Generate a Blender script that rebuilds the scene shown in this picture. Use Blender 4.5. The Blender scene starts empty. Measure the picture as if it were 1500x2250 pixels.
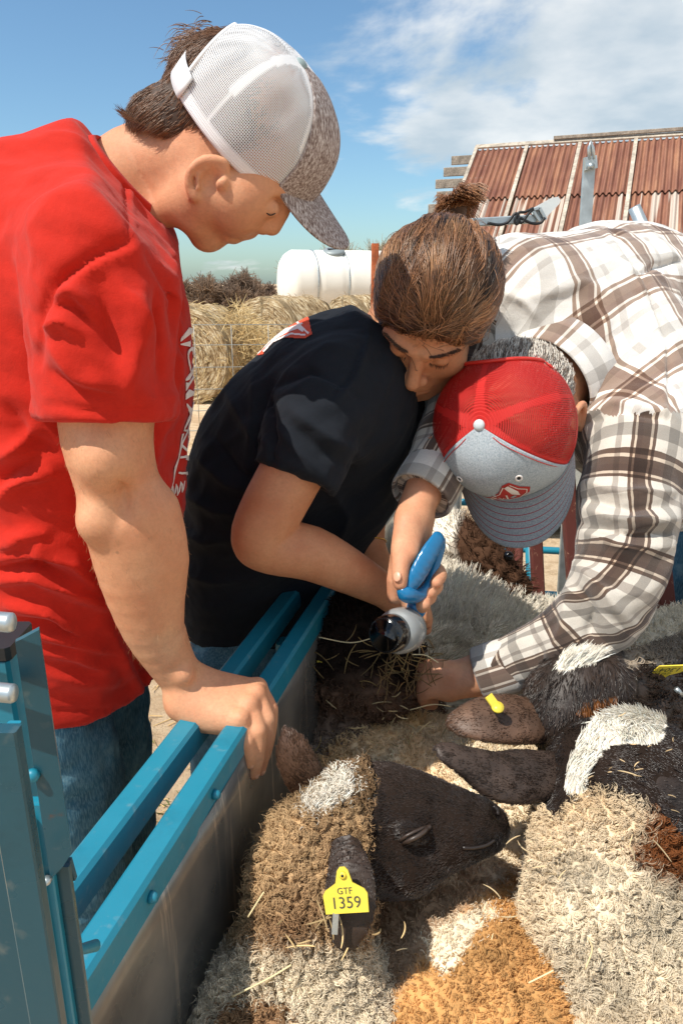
import bpy, math, random
import numpy as np
from mathutils import Vector, Matrix

random.seed(5)
RNG = np.random.default_rng(5)
sc = bpy.context.scene
COL = sc.collection

# ------------------------------------------------------------------ camera
TH = math.radians(17.5); CH = 1.45; FPX = 1600.0
CT, ST = math.cos(TH), math.sin(TH)
CAM = np.array([0, 0, CH]); FW = np.array([0, CT, -ST]); UP = np.array([0, ST, CT]); RT = np.array([1., 0, 0])
cd = bpy.data.cameras.new('camera'); cam = bpy.data.objects.new('camera', cd); COL.objects.link(cam)
cam.location = (0, 0, CH); cam.rotation_euler = (math.radians(90) - TH, 0, 0)
cd.sensor_fit = 'VERTICAL'; cd.sensor_height = 36; cd.sensor_width = 24; cd.lens = FPX / 2250 * 36
cd.clip_start = 0.02; cd.clip_end = 3000
sc.camera = cam

# ------------------------------------------------------------------ sky and sun
SUN = Vector((-0.45, -0.29, 0.845)).normalized()      # towards the sun
w = bpy.data.worlds.new('World'); sc.world = w; w.use_nodes = True
nt = w.node_tree; nt.nodes.clear()
def N(t, **k):
    n = nt.nodes.new(t)
    for a, b in k.items(): setattr(n, a, b)
    return n
out = N('ShaderNodeOutputWorld'); bg = N('ShaderNodeBackground'); sky = N('ShaderNodeTexSky', sky_type='NISHITA')
sky.sun_disc = False; sky.sun_elevation = math.asin(SUN.z); sky.sun_rotation = math.atan2(SUN.x, SUN.y)
sky.altitude = 300; sky.air_density = 1.0; sky.dust_density = 1.2; sky.ozone_density = 1.6
bg.inputs['Strength'].default_value = 0.125
tc = N('ShaderNodeTexCoord'); sep = N('ShaderNodeSeparateXYZ')
nt.links.new(tc.outputs['Generated'], sep.inputs[0])
def wm(op, a, b=None, c=None):
    n = N('ShaderNodeMath', operation=op)
    for i, x in enumerate((a, b, c)):
        if x is None: continue
        if isinstance(x, (int, float)): n.inputs[i].default_value = x
        else: nt.links.new(x, n.inputs[i])
    return n.outputs[0]
den = wm('ADD', wm('MAXIMUM', sep.outputs['Z'], 0.0), 0.22)
cx = wm('DIVIDE', sep.outputs['X'], den); cy = wm('DIVIDE', sep.outputs['Y'], den)
comb = N('ShaderNodeCombineXYZ'); nt.links.new(cx, comb.inputs[0]); nt.links.new(cy, comb.inputs[1]); comb.inputs[2].default_value = 3.3
n1 = N('ShaderNodeTexNoise'); n1.inputs['Scale'].default_value = 1.05; n1.inputs['Detail'].default_value = 9; n1.inputs['Roughness'].default_value = 0.56; n1.inputs['Distortion'].default_value = 0.25
mp = N('ShaderNodeMapping'); mp.inputs['Location'].default_value = (0.55, 0.1, 0)
nt.links.new(comb.outputs[0], mp.inputs['Vector']); nt.links.new(mp.outputs[0], n1.inputs['Vector'])
# clouds gather towards the east (right of the view), as a weather front would
dens = wm('ADD', n1.outputs['Fac'], wm('MULTIPLY', cx, 0.13))
cr = N('ShaderNodeMapRange'); cr.inputs['From Min'].default_value = 0.49; cr.inputs['From Max'].default_value = 0.60; cr.interpolation_type = 'SMOOTHSTEP'
nt.links.new(dens, cr.inputs['Value'])
n2 = N('ShaderNodeTexNoise'); n2.inputs['Scale'].default_value = 2.6; n2.inputs['Detail'].default_value = 6
nt.links.new(mp.outputs[0], n2.inputs['Vector'])
cc = N('ShaderNodeMix', data_type='RGBA')
cc.inputs['A'].default_value = (4.4, 5.1, 5.6, 1); cc.inputs['B'].default_value = (7.4, 7.5, 7.4, 1)
cr2 = N('ShaderNodeMapRange'); cr2.inputs['From Min'].default_value = .4; cr2.inputs['From Max'].default_value = .62
nt.links.new(n2.outputs['Fac'], cr2.inputs['Value']); nt.links.new(cr2.outputs[0], cc.inputs['Factor'])
mx = N('ShaderNodeMix', data_type='RGBA')
hz = wm('MULTIPLY', cr.outputs[0], 0.85)
nt.links.new(hz, mx.inputs['Factor']); tint = N('ShaderNodeMix', data_type='RGBA', blend_type='MULTIPLY'); tint.inputs['Factor'].default_value = 1; tint.inputs['B'].default_value = (.87, 1.10, 1.16, 1); nt.links.new(sky.outputs[0], tint.inputs['A']); nt.links.new(tint.outputs['Result'], mx.inputs['A']); nt.links.new(cc.outputs['Result'], mx.inputs['B'])
nt.links.new(mx.outputs['Result'], bg.inputs['Color']); nt.links.new(bg.outputs[0], out.inputs[0])

sl = bpy.data.lights.new('sun', 'SUN'); so = bpy.data.objects.new('sun', sl); COL.objects.link(so)
sl.energy = 5.0; sl.angle = math.radians(0.53); sl.color = (1.0, 0.94, 0.84)
so.rotation_euler = SUN.to_track_quat('Z', 'Y').to_euler(); so.location = (-3, -1, 6)

sc.view_settings.view_transform = 'Standard'; sc.view_settings.look = 'None'
sc.view_settings.exposure = 0.08; sc.view_settings.gamma = 1.0; sc.view_settings.use_curve_mapping = False
sc.cycles.use_denoising = True
try: sc.cycles.denoiser = 'OPENIMAGEDENOISE'
except Exception: pass
sc.cycles.max_bounces = 6; sc.cycles.diffuse_bounces = 3; sc.cycles.glossy_bounces = 3; sc.cycles.transmission_bounces = 4; sc.cycles.transparent_max_bounces = 10
sc.cycles.caustics_reflective = False; sc.cycles.caustics_refractive = False

# ------------------------------------------------------------------ pixel -> place helpers
def A(*x): return np.array(x, float)
def P(px, py, d): return CAM + FW * d + RT * ((px - 750) / FPX * d) - UP * ((py - 1125) / FPX * d)
def H(px, py, y): v = (py - 1125) / FPX; return P(px, py, y / (CT - v * ST))
def Zp(px, py, z): v = (py - 1125) / FPX; return P(px, py, (CH - z) / (ST + v * CT))
def proj(V):
    q = V - CAM; d = q @ FW
    return 750 + FPX * (q @ RT) / d, 1125 - FPX * (q @ UP) / d, d
def Hc(*pts): return [(H(a, b, y), r) for a, b, y, r in pts]      # px, py, world y, radius m
def Pc(*pts): return [(P(a, b, d), r * d / FPX) for a, b, d, r in pts]  # px, py, depth, radius px
def nrm(v): v = np.asarray(v, float); return v / (np.linalg.norm(v) + 1e-12)
def imgdir(x, y, z):  # image right, image up, towards camera
    return nrm(RT * x + UP * y - FW * z)

# ------------------------------------------------------------------ noise (numpy)
def _h(i, j, k, s):
    n = (i.astype(np.int64) * 374761393 + j.astype(np.int64) * 668265263 + k.astype(np.int64) * 1274126177 + s * 974634777) & 0xffffffff
    n = ((n ^ (n >> 13)) * 1103515245) & 0xffffffff
    n = ((n ^ (n >> 16)) * 2246822519) & 0xffffffff
    return ((n ^ (n >> 15)) & 0xffffff) / float(0xffffff)
def vnoise(p, s=0):
    i = np.floor(p).astype(np.int64); f = p - i; f = f * f * (3 - 2 * f); r = 0
    for a in (0, 1):
        for b in (0, 1):
            for c in (0, 1):
                wt = (f[:, 0] if a else 1 - f[:, 0]) * (f[:, 1] if b else 1 - f[:, 1]) * (f[:, 2] if c else 1 - f[:, 2])
                r = r + wt * _h(i[:, 0] + a, i[:, 1] + b, i[:, 2] + c, s)
    return r * 2 - 1
def fbm(p, s=0, o=3):
    r = 0; a = 1.0
    for k in range(o): r = r + a * vnoise(p * 2 ** k, s + k); a *= .5
    return r
def worley(p, s=0):
    i = np.floor(p).astype(np.int64); best = np.full(len(p), 9.0); cen = np.zeros_like(p)
    for a in (-1, 0, 1):
        for b in (-1, 0, 1):
            for c in (-1, 0, 1):
                q = i + np.array([a, b, c])
                x = np.stack([q[:, m] + _h(q[:, 0], q[:, 1], q[:, 2], s + 11 * m) for m in range(3)], 1)
                d = ((x - p) ** 2).sum(1); m = d < best
                best = np.where(m, d, best); cen[m] = x[m]
    return np.sqrt(best), cen

# ------------------------------------------------------------------ implicit surfaces
def crom(pts, sub):
    if sub <= 1: return pts
    Q = np.array([list(p) + [r] for p, r in pts]); E = np.vstack([2 * Q[0] - Q[1], Q, 2 * Q[-1] - Q[-2]]); o = []
    for i in range(1, len(E) - 2):
        for t in np.linspace(0, 1, sub, endpoint=False):
            a, b, c, d = E[i - 1:i + 3]
            o.append(.5 * (2 * b + (c - a) * t + (2 * a - 5 * b + 4 * c - d) * t * t + (3 * b - a - 3 * c + d) * t ** 3))
    o.append(E[-2]); return [(x[:3], max(x[3], 1e-4)) for x in o]
class Blob:
    def __init__(s, h): s.h = h; s.ops = []
    def chain(s, pts, k=.015, flat=None, fs=1.0, sub=1, neg=False, end=None):
        pts = crom(pts, sub); s.ops.append(('c', pts, k, None if flat is None else nrm(flat), fs, neg, end)); return s
    def ell(s, c, r, ax=None, k=.015, neg=False):
        s.ops.append(('e', np.asarray(c, float), np.asarray(r, float) * np.ones(3), np.eye(3) if ax is None else np.array(ax), k, neg)); return s
    def plane(s, p, n, k=.004):
        s.ops.append(('p', np.asarray(p, float), nrm(n), k)); return s
    def bounds(s):
        lo = np.full(3, 1e9); hi = -lo
        for o in s.ops:
            if o[0] == 'c' and not o[5]:
                for p, r in o[1]: lo = np.minimum(lo, p - r); hi = np.maximum(hi, p + r)
            if o[0] == 'e' and not o[5]:
                e = np.sqrt(((o[3] * o[2][:, None]) ** 2).sum(0)); lo = np.minimum(lo, o[1] - e); hi = np.maximum(hi, o[1] + e)
        return lo, hi
    def field(s, lo=None, hi=None):
        l, u = s.bounds(); m = s.h * 3 + .012
        l = l - m if lo is None else np.maximum(l - m, lo); u = u + m if hi is None else np.minimum(u + m, hi)
        n = np.ceil((u - l) / s.h).astype(int) + 1
        ax = [l[i] + s.h * np.arange(n[i]) for i in range(3)]
        F = np.full(n, .5, np.float32)
        for o in s.ops:
            if o[0] == 'p':
                d = ((ax[0] - o[1][0]) * o[2][0])[:, None, None] + ((ax[1] - o[1][1]) * o[2][1])[None, :, None] + ((ax[2] - o[1][2]) * o[2][2])[None, None, :]
                F = s.smax(F, d.astype(np.float32), o[3]); continue
            k, neg = (o[2], o[5]) if o[0] == 'c' else (o[4], o[5])
            if o[0] == 'c':
                bl = np.min([p - r for p, r in o[1]], 0); bh = np.max([p + r for p, r in o[1]], 0)
            else:
                e = np.sqrt(((o[3] * o[2][:, None]) ** 2).sum(0)); bl, bh = o[1] - e, o[1] + e
            g = k + 3 * s.h
            i0 = np.clip(np.floor((bl - g - l) / s.h).astype(int), 0, n); i1 = np.clip(np.ceil((bh + g - l) / s.h).astype(int) + 1, 0, n)
            if (i1 <= i0).any(): continue
            sl = tuple(slice(a, b) for a, b in zip(i0, i1))
            X = ax[0][sl[0]][:, None, None].astype(np.float32); Y = ax[1][sl[1]][None, :, None].astype(np.float32); Z = ax[2][sl[2]][None, None, :].astype(np.float32)
            if o[0] == 'c':
                d = None
                for (a, ra), (b, rb) in zip(o[1][:-1], o[1][1:]):
                    ba = b - a; L = ba @ ba + 1e-12
                    t = np.clip(((X - a[0]) * ba[0] + (Y - a[1]) * ba[1] + (Z - a[2]) * ba[2]) / L, 0, 1)
                    qx = X - a[0] - t * ba[0]; qy = Y - a[1] - t * ba[1]; qz = Z - a[2] - t * ba[2]
                    q2 = qx * qx + qy * qy + qz * qz
                    if o[3] is not None:
                        qn = qx * o[3][0] + qy * o[3][1] + qz * o[3][2]; q2 = q2 + qn * qn * (1 / o[4] ** 2 - 1)
                    e = np.sqrt(q2) - (ra + (rb - ra) * t)
                    d = e if d is None else np.minimum(d, e)
                if o[6] is not None:
                    ep, en = o[6]; d = np.maximum(d, (X - ep[0]) * en[0] + (Y - ep[1]) * en[1] + (Z - ep[2]) * en[2])
            else:
                x, y, z = X - o[1][0], Y - o[1][1], Z - o[1][2]; k0 = 0; k1 = 0
                for i in range(3):
                    c = x * o[3][i][0] + y * o[3][i][1] + z * o[3][i][2]
                    k0 = k0 + (c / o[2][i]) ** 2; k1 = k1 + (c / o[2][i] ** 2) ** 2
                k0 = np.sqrt(k0); k1 = np.sqrt(k1) + 1e-6; d = k0 * (k0 - 1) / k1
            F[sl] = s.smax(F[sl], -d, k) if neg else s.smin(F[sl], d, k)
        return F, l
    @staticmethod
    def smin(a, b, k):
        h = np.clip(.5 + .5 * (b - a) / k, 0, 1); return b + (a - b) * h - k * h * (1 - h)
    @staticmethod
    def smax(a, b, k): return -Blob.smin(-a, -b, k)
    def mesh(s, lo=None, hi=None):
        F, l = s.field(lo, hi); F[0], F[-1], F[:, 0], F[:, -1], F[:, :, 0], F[:, :, -1] = (np.maximum(F[0], s.h / 2), np.maximum(F[-1], s.h / 2), np.maximum(F[:, 0], s.h / 2), np.maximum(F[:, -1], s.h / 2), np.maximum(F[:, :, 0], s.h / 2), np.maximum(F[:, :, -1], s.h / 2))
        I = F < 0; c = np.zeros(np.array(F.shape) - 1, np.int8)
        for a in (0, 1):
            for b in (0, 1):
                for d in (0, 1): c += I[a:I.shape[0] - 1 + a, b:I.shape[1] - 1 + b, d:I.shape[2] - 1 + d]
        m = (c > 0) & (c < 8); ids = np.argwhere(m); idx = np.full(m.shape, -1, np.int64); idx[m] = np.arange(len(ids))
        acc = np.zeros((len(ids), 3)); cnt = np.zeros(len(ids))
        for a in range(8):
            ca = np.array([a & 1, a >> 1 & 1, a >> 2 & 1])
            for e in range(3):
                if ca[e]: continue
                cb = ca.copy(); cb[e] = 1
                fa = F[tuple((ids + ca).T)]; fb = F[tuple((ids + cb).T)]; x = (fa < 0) != (fb < 0)
                t = np.where(x, fa / np.where(x, fa - fb, 1), 0)
                acc[x] += ca + (cb - ca) * t[x][:, None]; cnt[x] += 1
        V = l + s.h * (ids + acc / cnt[:, None])
        Q = []
        for e in range(3):
            o1, o2 = [(1, 2), (2, 0), (0, 1)][e]
            s0 = [slice(1, None)] * 3; s0[e] = slice(0, -1); s1 = [slice(1, None)] * 3; s1[e] = slice(1, None)
            # limit to interior edges so all four cells exist
            a = I[tuple(slice(1, n - 1) if i != e else slice(0, n - 1) for i, n in enumerate(I.shape))]
            b = I[tuple(slice(1, n - 1) if i != e else slice(1, n) for i, n in enumerate(I.shape))]
            for fl in (0, 1):
                w_ = np.argwhere(a & ~b) if fl == 0 else np.argwhere(~a & b)
                if not len(w_): continue
                w_[:, o1] += 1; w_[:, o2] += 1
                u = np.zeros(3, int); u[o1] = 1; v = np.zeros(3, int); v[o2] = 1
                q = np.stack([idx[tuple((w_ - u - v).T)], idx[tuple((w_ - v).T)], idx[tuple(w_.T)], idx[tuple((w_ - u).T)]], 1)
                Q.append(q if fl == 0 else q[:, ::-1])
        return V, np.vstack(Q)

def vnormals(V, Q):
    n = np.cross(V[Q[:, 2]] - V[Q[:, 0]], V[Q[:, 3]] - V[Q[:, 1]]); r = np.zeros_like(V)
    for i in range(4): np.add.at(r, Q[:, i], n)
    return r / (np.linalg.norm(r, axis=1)[:, None] + 1e-12)
def smooth(V, Q, it=1, f=.5):
    for _ in range(it):
        s = np.zeros_like(V); c = np.zeros(len(V))
        for i in range(4):
            for j in (1, 3): np.add.at(s, Q[:, i], V[Q[:, (i + j) % 4]]); np.add.at(c, Q[:, i], 1)
        V = V + f * (s / np.maximum(c, 1)[:, None] - V)
    return V
def joinm(parts):
    V = []; Q = []; o = 0
    for v, q in parts: V.append(v); Q.append(q + o); o += len(v)
    return np.vstack(V), np.vstack(Q)
def strokes(V, Q, items, gain=1.0, facing=.05):
    """raise or press fold lines into a cloth surface; items: (polyline px, width px, height m)"""
    n = vnormals(V, Q); px, py, d = proj(V); view = V - CAM; view /= np.linalg.norm(view, axis=1)[:, None]
    fc = np.clip((-(n * view).sum(1) - facing) / .25, 0, 1); D = np.zeros(len(V))
    for pl, wd, hgt in items:
        pl = np.array(pl, float); best = np.full(len(V), 1e9)
        S = np.concatenate([[0], np.cumsum(np.linalg.norm(np.diff(pl, axis=0), axis=1))]); par = np.zeros(len(V))
        for i in range(len(pl) - 1):
            a, b = pl[i], pl[i + 1]; ab = b - a; t = np.clip(((px - a[0]) * ab[0] + (py - a[1]) * ab[1]) / (ab @ ab), 0, 1)
            dd = np.hypot(px - a[0] - t * ab[0], py - a[1] - t * ab[1]); m = dd < best; best[m] = dd[m]; par[m] = (S[i] + t * (S[i + 1] - S[i]))[m] / S[-1]
        D += gain * hgt * np.exp(-(best / (wd * .95)) ** 1.45) * np.sqrt(np.clip(np.sin(np.pi * np.clip(par * .9 + .05, 0, 1)), 0, 1))
    return V + n * (D * fc)[:, None]

# ------------------------------------------------------------------ object helpers
def link(o, parent=None):
    COL.objects.link(o)
    if parent is not None:
        o.parent = parent
        w_ = Vector((0, 0, 0)); p = parent
        while p is not None: w_ += p.location; p = p.parent
        o.location = -w_
    return o
def mk(name, V, Q, mat, parent=None, col=None, uvw=None, sm=True, uvc=None, kind=None):
    me = bpy.data.meshes.new(name); V = np.asarray(V, np.float32)
    if isinstance(Q, np.ndarray):
        k = Q.shape[1]; me.vertices.add(len(V)); me.vertices.foreach_set('co', V.ravel())
        me.loops.add(Q.size); me.loops.foreach_set('vertex_index', Q.astype(np.int32).ravel())
        me.polygons.add(len(Q)); me.polygons.foreach_set('loop_start', np.arange(0, Q.size, k, dtype=np.int32))
        me.update(calc_edges=True); me.validate()
    else:
        me.from_pydata([tuple(map(float, v)) for v in V], [], [tuple(map(int, q)) for q in Q])
    if sm: me.polygons.foreach_set('use_smooth', np.ones(len(me.polygons), bool))
    if col is not None:
        a = me.attributes.new('col', 'FLOAT_COLOR', 'POINT'); a.data.foreach_set('color', np.hstack([col, np.ones((len(col), 1))]).astype(np.float32).ravel())
    if uvc is not None:
        a = me.attributes.new('uvw', 'FLOAT_VECTOR', 'CORNER'); a.data.foreach_set('vector', np.asarray(uvc, np.float32).ravel())
    if uvw is not None:
        a = me.attributes.new('uvw', 'FLOAT_VECTOR', 'POINT'); a.data.foreach_set('vector', np.asarray(uvw, np.float32).ravel())
    for m in (mat if isinstance(mat, (list, tuple)) else [mat]): me.materials.append(m)
    o = link(bpy.data.objects.new(name, me), parent)
    if kind: o['kind'] = kind
    return o
def thing(name, label, cat, loc, group=None):
    o = bpy.data.objects.new(name, None); COL.objects.link(o); o.location = tuple(map(float, loc)); o.empty_display_size = .05
    o['label'] = label; o['category'] = cat
    if group: o['group'] = group
    return o
def tag(o, label, cat, group=None):
    o['label'] = label; o['category'] = cat
    if group: o['group'] = group
    return o
def box(a, b, wv, hv, up=(0, 0, 1), bev=.0):
    """bar from a to b, width wv sideways and hv along up (bevelled 8-gon section)"""
    a = np.asarray(a, float); b = np.asarray(b, float); t = nrm(b - a); up = nrm(np.asarray(up, float) - t * (np.asarray(up) @ t)); s = np.cross(t, up)
    bv = bev or min(wv, hv) * .12; x, y = wv / 2, hv / 2
    sec = [(x, -y + bv), (x, y - bv), (x - bv, y), (-x + bv, y), (-x, y - bv), (-x, -y + bv), (-x + bv, -y), (x - bv, -y)]
    V = [a + s * p + up * q for p, q in sec] + [b + s * p + up * q for p, q in sec]
    F = [(i, (i + 1) % 8, 8 + (i + 1) % 8, 8 + i) for i in range(8)] + [tuple(range(7, -1, -1)), tuple(range(8, 16))]
    return np.array(V), F
def cyl(pts, r, n=12, cap=True):
    """tube through points; r scalar or list"""
    pts = [np.asarray(p, float) for p in pts]; V = []; F = []; up = None
    R = r if isinstance(r, (list, tuple, np.ndarray)) else [r] * len(pts)
    for i, p in enumerate(pts):
        t = nrm(pts[min(i + 1, len(pts) - 1)] - pts[max(i - 1, 0)])
        if up is None: up = nrm(np.cross(t, (0.3, .2, 1) if abs(t[2]) < .9 else (1, 0, 0)))
        up = nrm(up - t * (up @ t)); s = np.cross(t, up)
        for j in range(n): a = 2 * math.pi * j / n; V.append(p + R[i] * (up * math.cos(a) + s * math.sin(a)))
    for i in range(len(pts) - 1):
        for j in range(n): F.append((i * n + j, i * n + (j + 1) % n, (i + 1) * n + (j + 1) % n, (i + 1) * n + j))
    if cap: F += [tuple(range(n - 1, -1, -1)), tuple(range((len(pts) - 1) * n, len(pts) * n))]
    return np.array(V), F
def merge(parts):
    V = []; F = []; o = 0
    for v, f in parts:
        V.append(np.asarray(v, float)); F += [tuple(int(i) + o for i in q) for q in f]; o += len(v)
    return np.vstack(V), F
def sample(V, Q, n, mask=None):
    a = np.linalg.norm(np.cross(V[Q[:, 2]] - V[Q[:, 0]], V[Q[:, 3]] - V[Q[:, 1]]), axis=1)
    if mask is not None: a = a * mask[Q].mean(1)
    q = RNG.choice(len(Q), n, p=a / a.sum()); s, t = RNG.random((2, n)); W = np.stack([(1 - s) * (1 - t), s * (1 - t), s * t, (1 - s) * t], 1)
    return q, W
def interp(X, Q, q, W): return (X[Q[q]] * W[:, :, None]).sum(1)
def hairs(name, pts, rad, col, mat, parent):
    """pts (n,k,3), rad (k,), col (n,3)"""
    n, k, _ = pts.shape; c = bpy.data.hair_curves.new(name); c.add_curves([k] * n)
    c.attributes['position'].data.foreach_set('vector', pts.astype(np.float32).ravel())
    a = c.attributes.get('radius') or c.attributes.new('radius', 'FLOAT', 'POINT')
    a.data.foreach_set('value', np.tile(np.asarray(rad, np.float32), n) if np.ndim(rad) == 1 else np.asarray(rad, np.float32).ravel())
    a = c.attributes.new('col', 'FLOAT_COLOR', 'CURVE'); a.data.foreach_set('color', np.hstack([col, np.ones((n, 1))]).astype(np.float32).ravel())
    c.materials.append(mat); o = link(bpy.data.objects.new(name, c), parent); o['kind'] = 'stuff'; return o

# ------------------------------------------------------------------ materials
def lin(hx):
    hx = hx.lstrip('#'); o = []
    for i in (0, 2, 4):
        c = int(hx[i:i + 2], 16) / 255; o.append(c / 12.92 if c < .04045 else ((c + .055) / 1.055) ** 2.4)
    return np.array(o)
class NB:
    def __init__(s, name):
        s.m = bpy.data.materials.new(name); s.m.use_nodes = True; s.t = s.m.node_tree; s.b = s.t.nodes['Principled BSDF']; s.o = s.t.nodes['Material Output']
    def n(s, t, **k):
        x = s.t.nodes.new(t)
        for a, b in k.items():
            if a in x.bl_rna.properties: setattr(x, a, b)
            else: x.inputs[a.replace('_', ' ')].default_value = b
        return x
    def l(s, a, b): s.t.links.new(a, b); return s
    def math(s, op, a, b=None):
        x = s.t.nodes.new('ShaderNodeMath'); x.operation = op
        for i, y in enumerate((a, b)):
            if y is None: continue
            if isinstance(y, (int, float)): x.inputs[i].default_value = y
            else: s.l(y, x.inputs[i])
        return x.outputs[0]
    def mix(s, f, a, b, mode='MIX'):
        x = s.t.nodes.new('ShaderNodeMix'); x.data_type = 'RGBA'; x.blend_type = mode
        for k, y in (('Factor', f), ('A', a), ('B', b)):
            if isinstance(y, (int, float)): x.inputs[k].default_value = y
            elif isinstance(y, (tuple, list, np.ndarray)): x.inputs[k].default_value = (*map(float, y[:3]), 1)
            else: s.l(y, x.inputs[k])
        return x.outputs['Result']
    def ramp(s, f, stops, interp='LINEAR'):
        x = s.t.nodes.new('ShaderNodeValToRGB'); x.color_ramp.interpolation = interp; e = x.color_ramp.elements
        while len(e) < len(stops): e.new(.5)
        for i, (p, c) in enumerate(stops):
            e[i].position = p; e[i].color = (*map(float, c[:3]), 1) if np.ndim(c) else (c, c, c, 1)
        s.l(f, x.inputs[0]); return x.outputs[0]
    def noise(s, scale, detail=3, vec=None, rough=.5, dist=0):
        x = s.t.nodes.new('ShaderNodeTexNoise'); x.inputs['Scale'].default_value = scale; x.inputs['Detail'].default_value = detail; x.inputs['Roughness'].default_value = rough; x.inputs['Distortion'].default_value = dist
        if vec is None: vec = s.obj()
        s.l(vec, x.inputs['Vector']); return x.outputs['Fac']
    def obj(s):
        if not hasattr(s, '_o'): s._o = s.t.nodes.new('ShaderNodeTexCoord').outputs['Object']
        return s._o
    def attr(s, name): x = s.t.nodes.new('ShaderNodeAttribute'); x.attribute_name = name; return x
    def scale(s, v, sc_):
        x = s.t.nodes.new('ShaderNodeMapping'); x.inputs['Scale'].default_value = sc_; s.l(v, x.inputs['Vector']); return x.outputs[0]
    def bump(s, h, strength=.3, dist=.002):
        x = s.t.nodes.new('ShaderNodeBump'); x.inputs['Strength'].default_value = strength; x.inputs['Distance'].default_value = dist
        if s.b.inputs['Normal'].is_linked: s.l(s.b.inputs['Normal'].links[0].from_socket, x.inputs['Normal'])
        s.l(h, x.inputs['Height']); s.l(x.outputs[0], s.b.inputs['Normal']); return s
    def set(s, **k):
        for a, b in k.items():
            i = s.b.inputs[a.replace('_', ' ')]
            if isinstance(b, (int, float)): i.default_value = b
            elif isinstance(b, (tuple, list, np.ndarray)): i.default_value = (*map(float, b[:3]), 1)
            else: s.l(b, i)
        return s
def M(name, col=None, rough=.6, metal=0., var=0., vs=20., bump=0., bs=300., bd=.001, spec=.5, sheen=0., coat=0., vs2=None, var2=0.):
    b = NB(name)
    c = b.attr('col').outputs['Color'] if col is None else (*map(float, col), 1)
    if var:
        f = b.ramp(b.noise(vs, 4), [(.3, 1 - var), (.7, 1 + var)])
        c = b.mix(1.0, c, f, 'MULTIPLY')
    if var2:
        f = b.ramp(b.noise(vs2, 3), [(.35, 1 - var2), (.65, 1 + var2)]); c = b.mix(1.0, c, f, 'MULTIPLY')
    b.set(Base_Color=c, Roughness=rough, Metallic=metal, Specular_IOR_Level=spec)
    if sheen: b.set(Sheen_Weight=sheen, Sheen_Roughness=.5)
    if coat: b.set(Coat_Weight=coat, Coat_Roughness=.15)
    if bump: b.bump(b.noise(bs, 4), bump, bd)
    return b.m
# ================================================================== SETTING
# ---- ground
def ground_mat():
    b = NB('sandy_ground'); o = b.obj()
    c = b.ramp(b.noise(.9, 6, rough=.65), [(.3, lin('c9a783')), (.5, lin('dfc3a0')), (.7, lin('ead4b6'))])
    c = b.mix(b.ramp(b.noise(14, 6, rough=.7), [(.48, 0.), (.75, .75)]), c, lin('9a7550'))
    c = b.mix(b.ramp(b.noise(60, 4, rough=.7), [(.58, 0.), (.7, .7)]), c, lin('efd9b0'))
    b.set(Base_Color=c, Roughness=.95, Specular_IOR_Level=.1)
    b.bump(b.noise(40, 8, rough=.75), .9, .03); return b.m
MG = ground_mat()
n = 60; t = np.sinh(np.linspace(-7.2, 7.2, n)) ; gx, gy = np.meshgrid(t, t + 1); gz = np.zeros(gx.size)
V = np.stack([gx.ravel(), gy.ravel(), gz], 1); I = np.arange(n * n).reshape(n, n)
Q = np.stack([I[:-1, :-1].ravel(), I[:-1, 1:].ravel(), I[1:, 1:].ravel(), I[1:, :-1].ravel()], 1)
g = mk('ground', V, Q, MG); g['kind'] = 'structure'
# straw litter and small weeds on the ground beside the pen
MSTRAW = M('dry_straw', None, .7, var=.1, vs=8)
n = 5000; r0 = np.stack([RNG.uniform(-2.6, .4, n), RNG.uniform(1.2, 7.0, n), np.full(n, .004)], 1); an = RNG.uniform(0, 6.28, n); L = RNG.uniform(.02, .09, n)
dr = np.stack([np.cos(an), np.sin(an), RNG.uniform(-.02, .25, n)], 1)
pts = r0[:, None] + dr[:, None] * (L[:, None] * np.linspace(0, 1, 3))[:, :, None]
cl = lin('d8b57c') * RNG.uniform(.55, 1.15, (n, 1)); 
hairs('straw_litter', pts, [.0016, .0015, .001], cl, MSTRAW, None)
n = 2600; ctr = np.stack([RNG.uniform(-2.2, .2, 70), RNG.uniform(1.5, 5, 70), np.zeros(70)], 1)
r0 = ctr[RNG.integers(0, 70, n)] + RNG.normal(0, .03, (n, 3)) * A(1, 1, 0); dr = RNG.normal(0, 1, (n, 3)); dr[:, 2] = np.abs(dr[:, 2]) * .6 + .2
pts = r0[:, None] + dr[:, None] * (RNG.uniform(.01, .035, n)[:, None] * np.linspace(0, 1, 3))[:, :, None]
hairs('weed_sprigs', pts, [.0018, .0018, .0006], lin('77803f') * RNG.uniform(.5, 1.1, (n, 1)), MSTRAW, None)

# ---- blue painted pen panel on the left
def paint(name, base, chip, rough=.35, edge=.0, scale=14, th=.62):
    b = NB(name)
    c = b.mix(b.ramp(b.noise(6, 4), [(.3, 0.), (.7, .35)]), base, base * .72)
    m = b.ramp(b.noise(scale, 9, rough=.72, dist=.6), [(th, 0.), (th + .03, 1.)])
    c = b.mix(m, c, chip)
    c = b.mix(b.ramp(b.noise(90, 3), [(.62, 0.), (.8, .16)]), c, lin('c9b79a')); c = b.mix(b.ramp(b.noise(11, 7, rough=.75), [(.55, 0.), (.75, .4)]), c, base * .45)
    b.set(Base_Color=c, Roughness=b.ramp(b.noise(25, 4), [(.3, rough), (.75, rough + .25)]), Specular_IOR_Level=.5)
    b.bump(b.noise(60, 5), .12, .003); return b.m
MBLUE = paint('blue_paint', A(.012, .215, .315), lin('8a6a50'), .3, th=.68)
MRUST = paint('rust_red_paint', A(.17, .045, .035), lin('b58a70'), .55, scale=22, th=.6)
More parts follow.
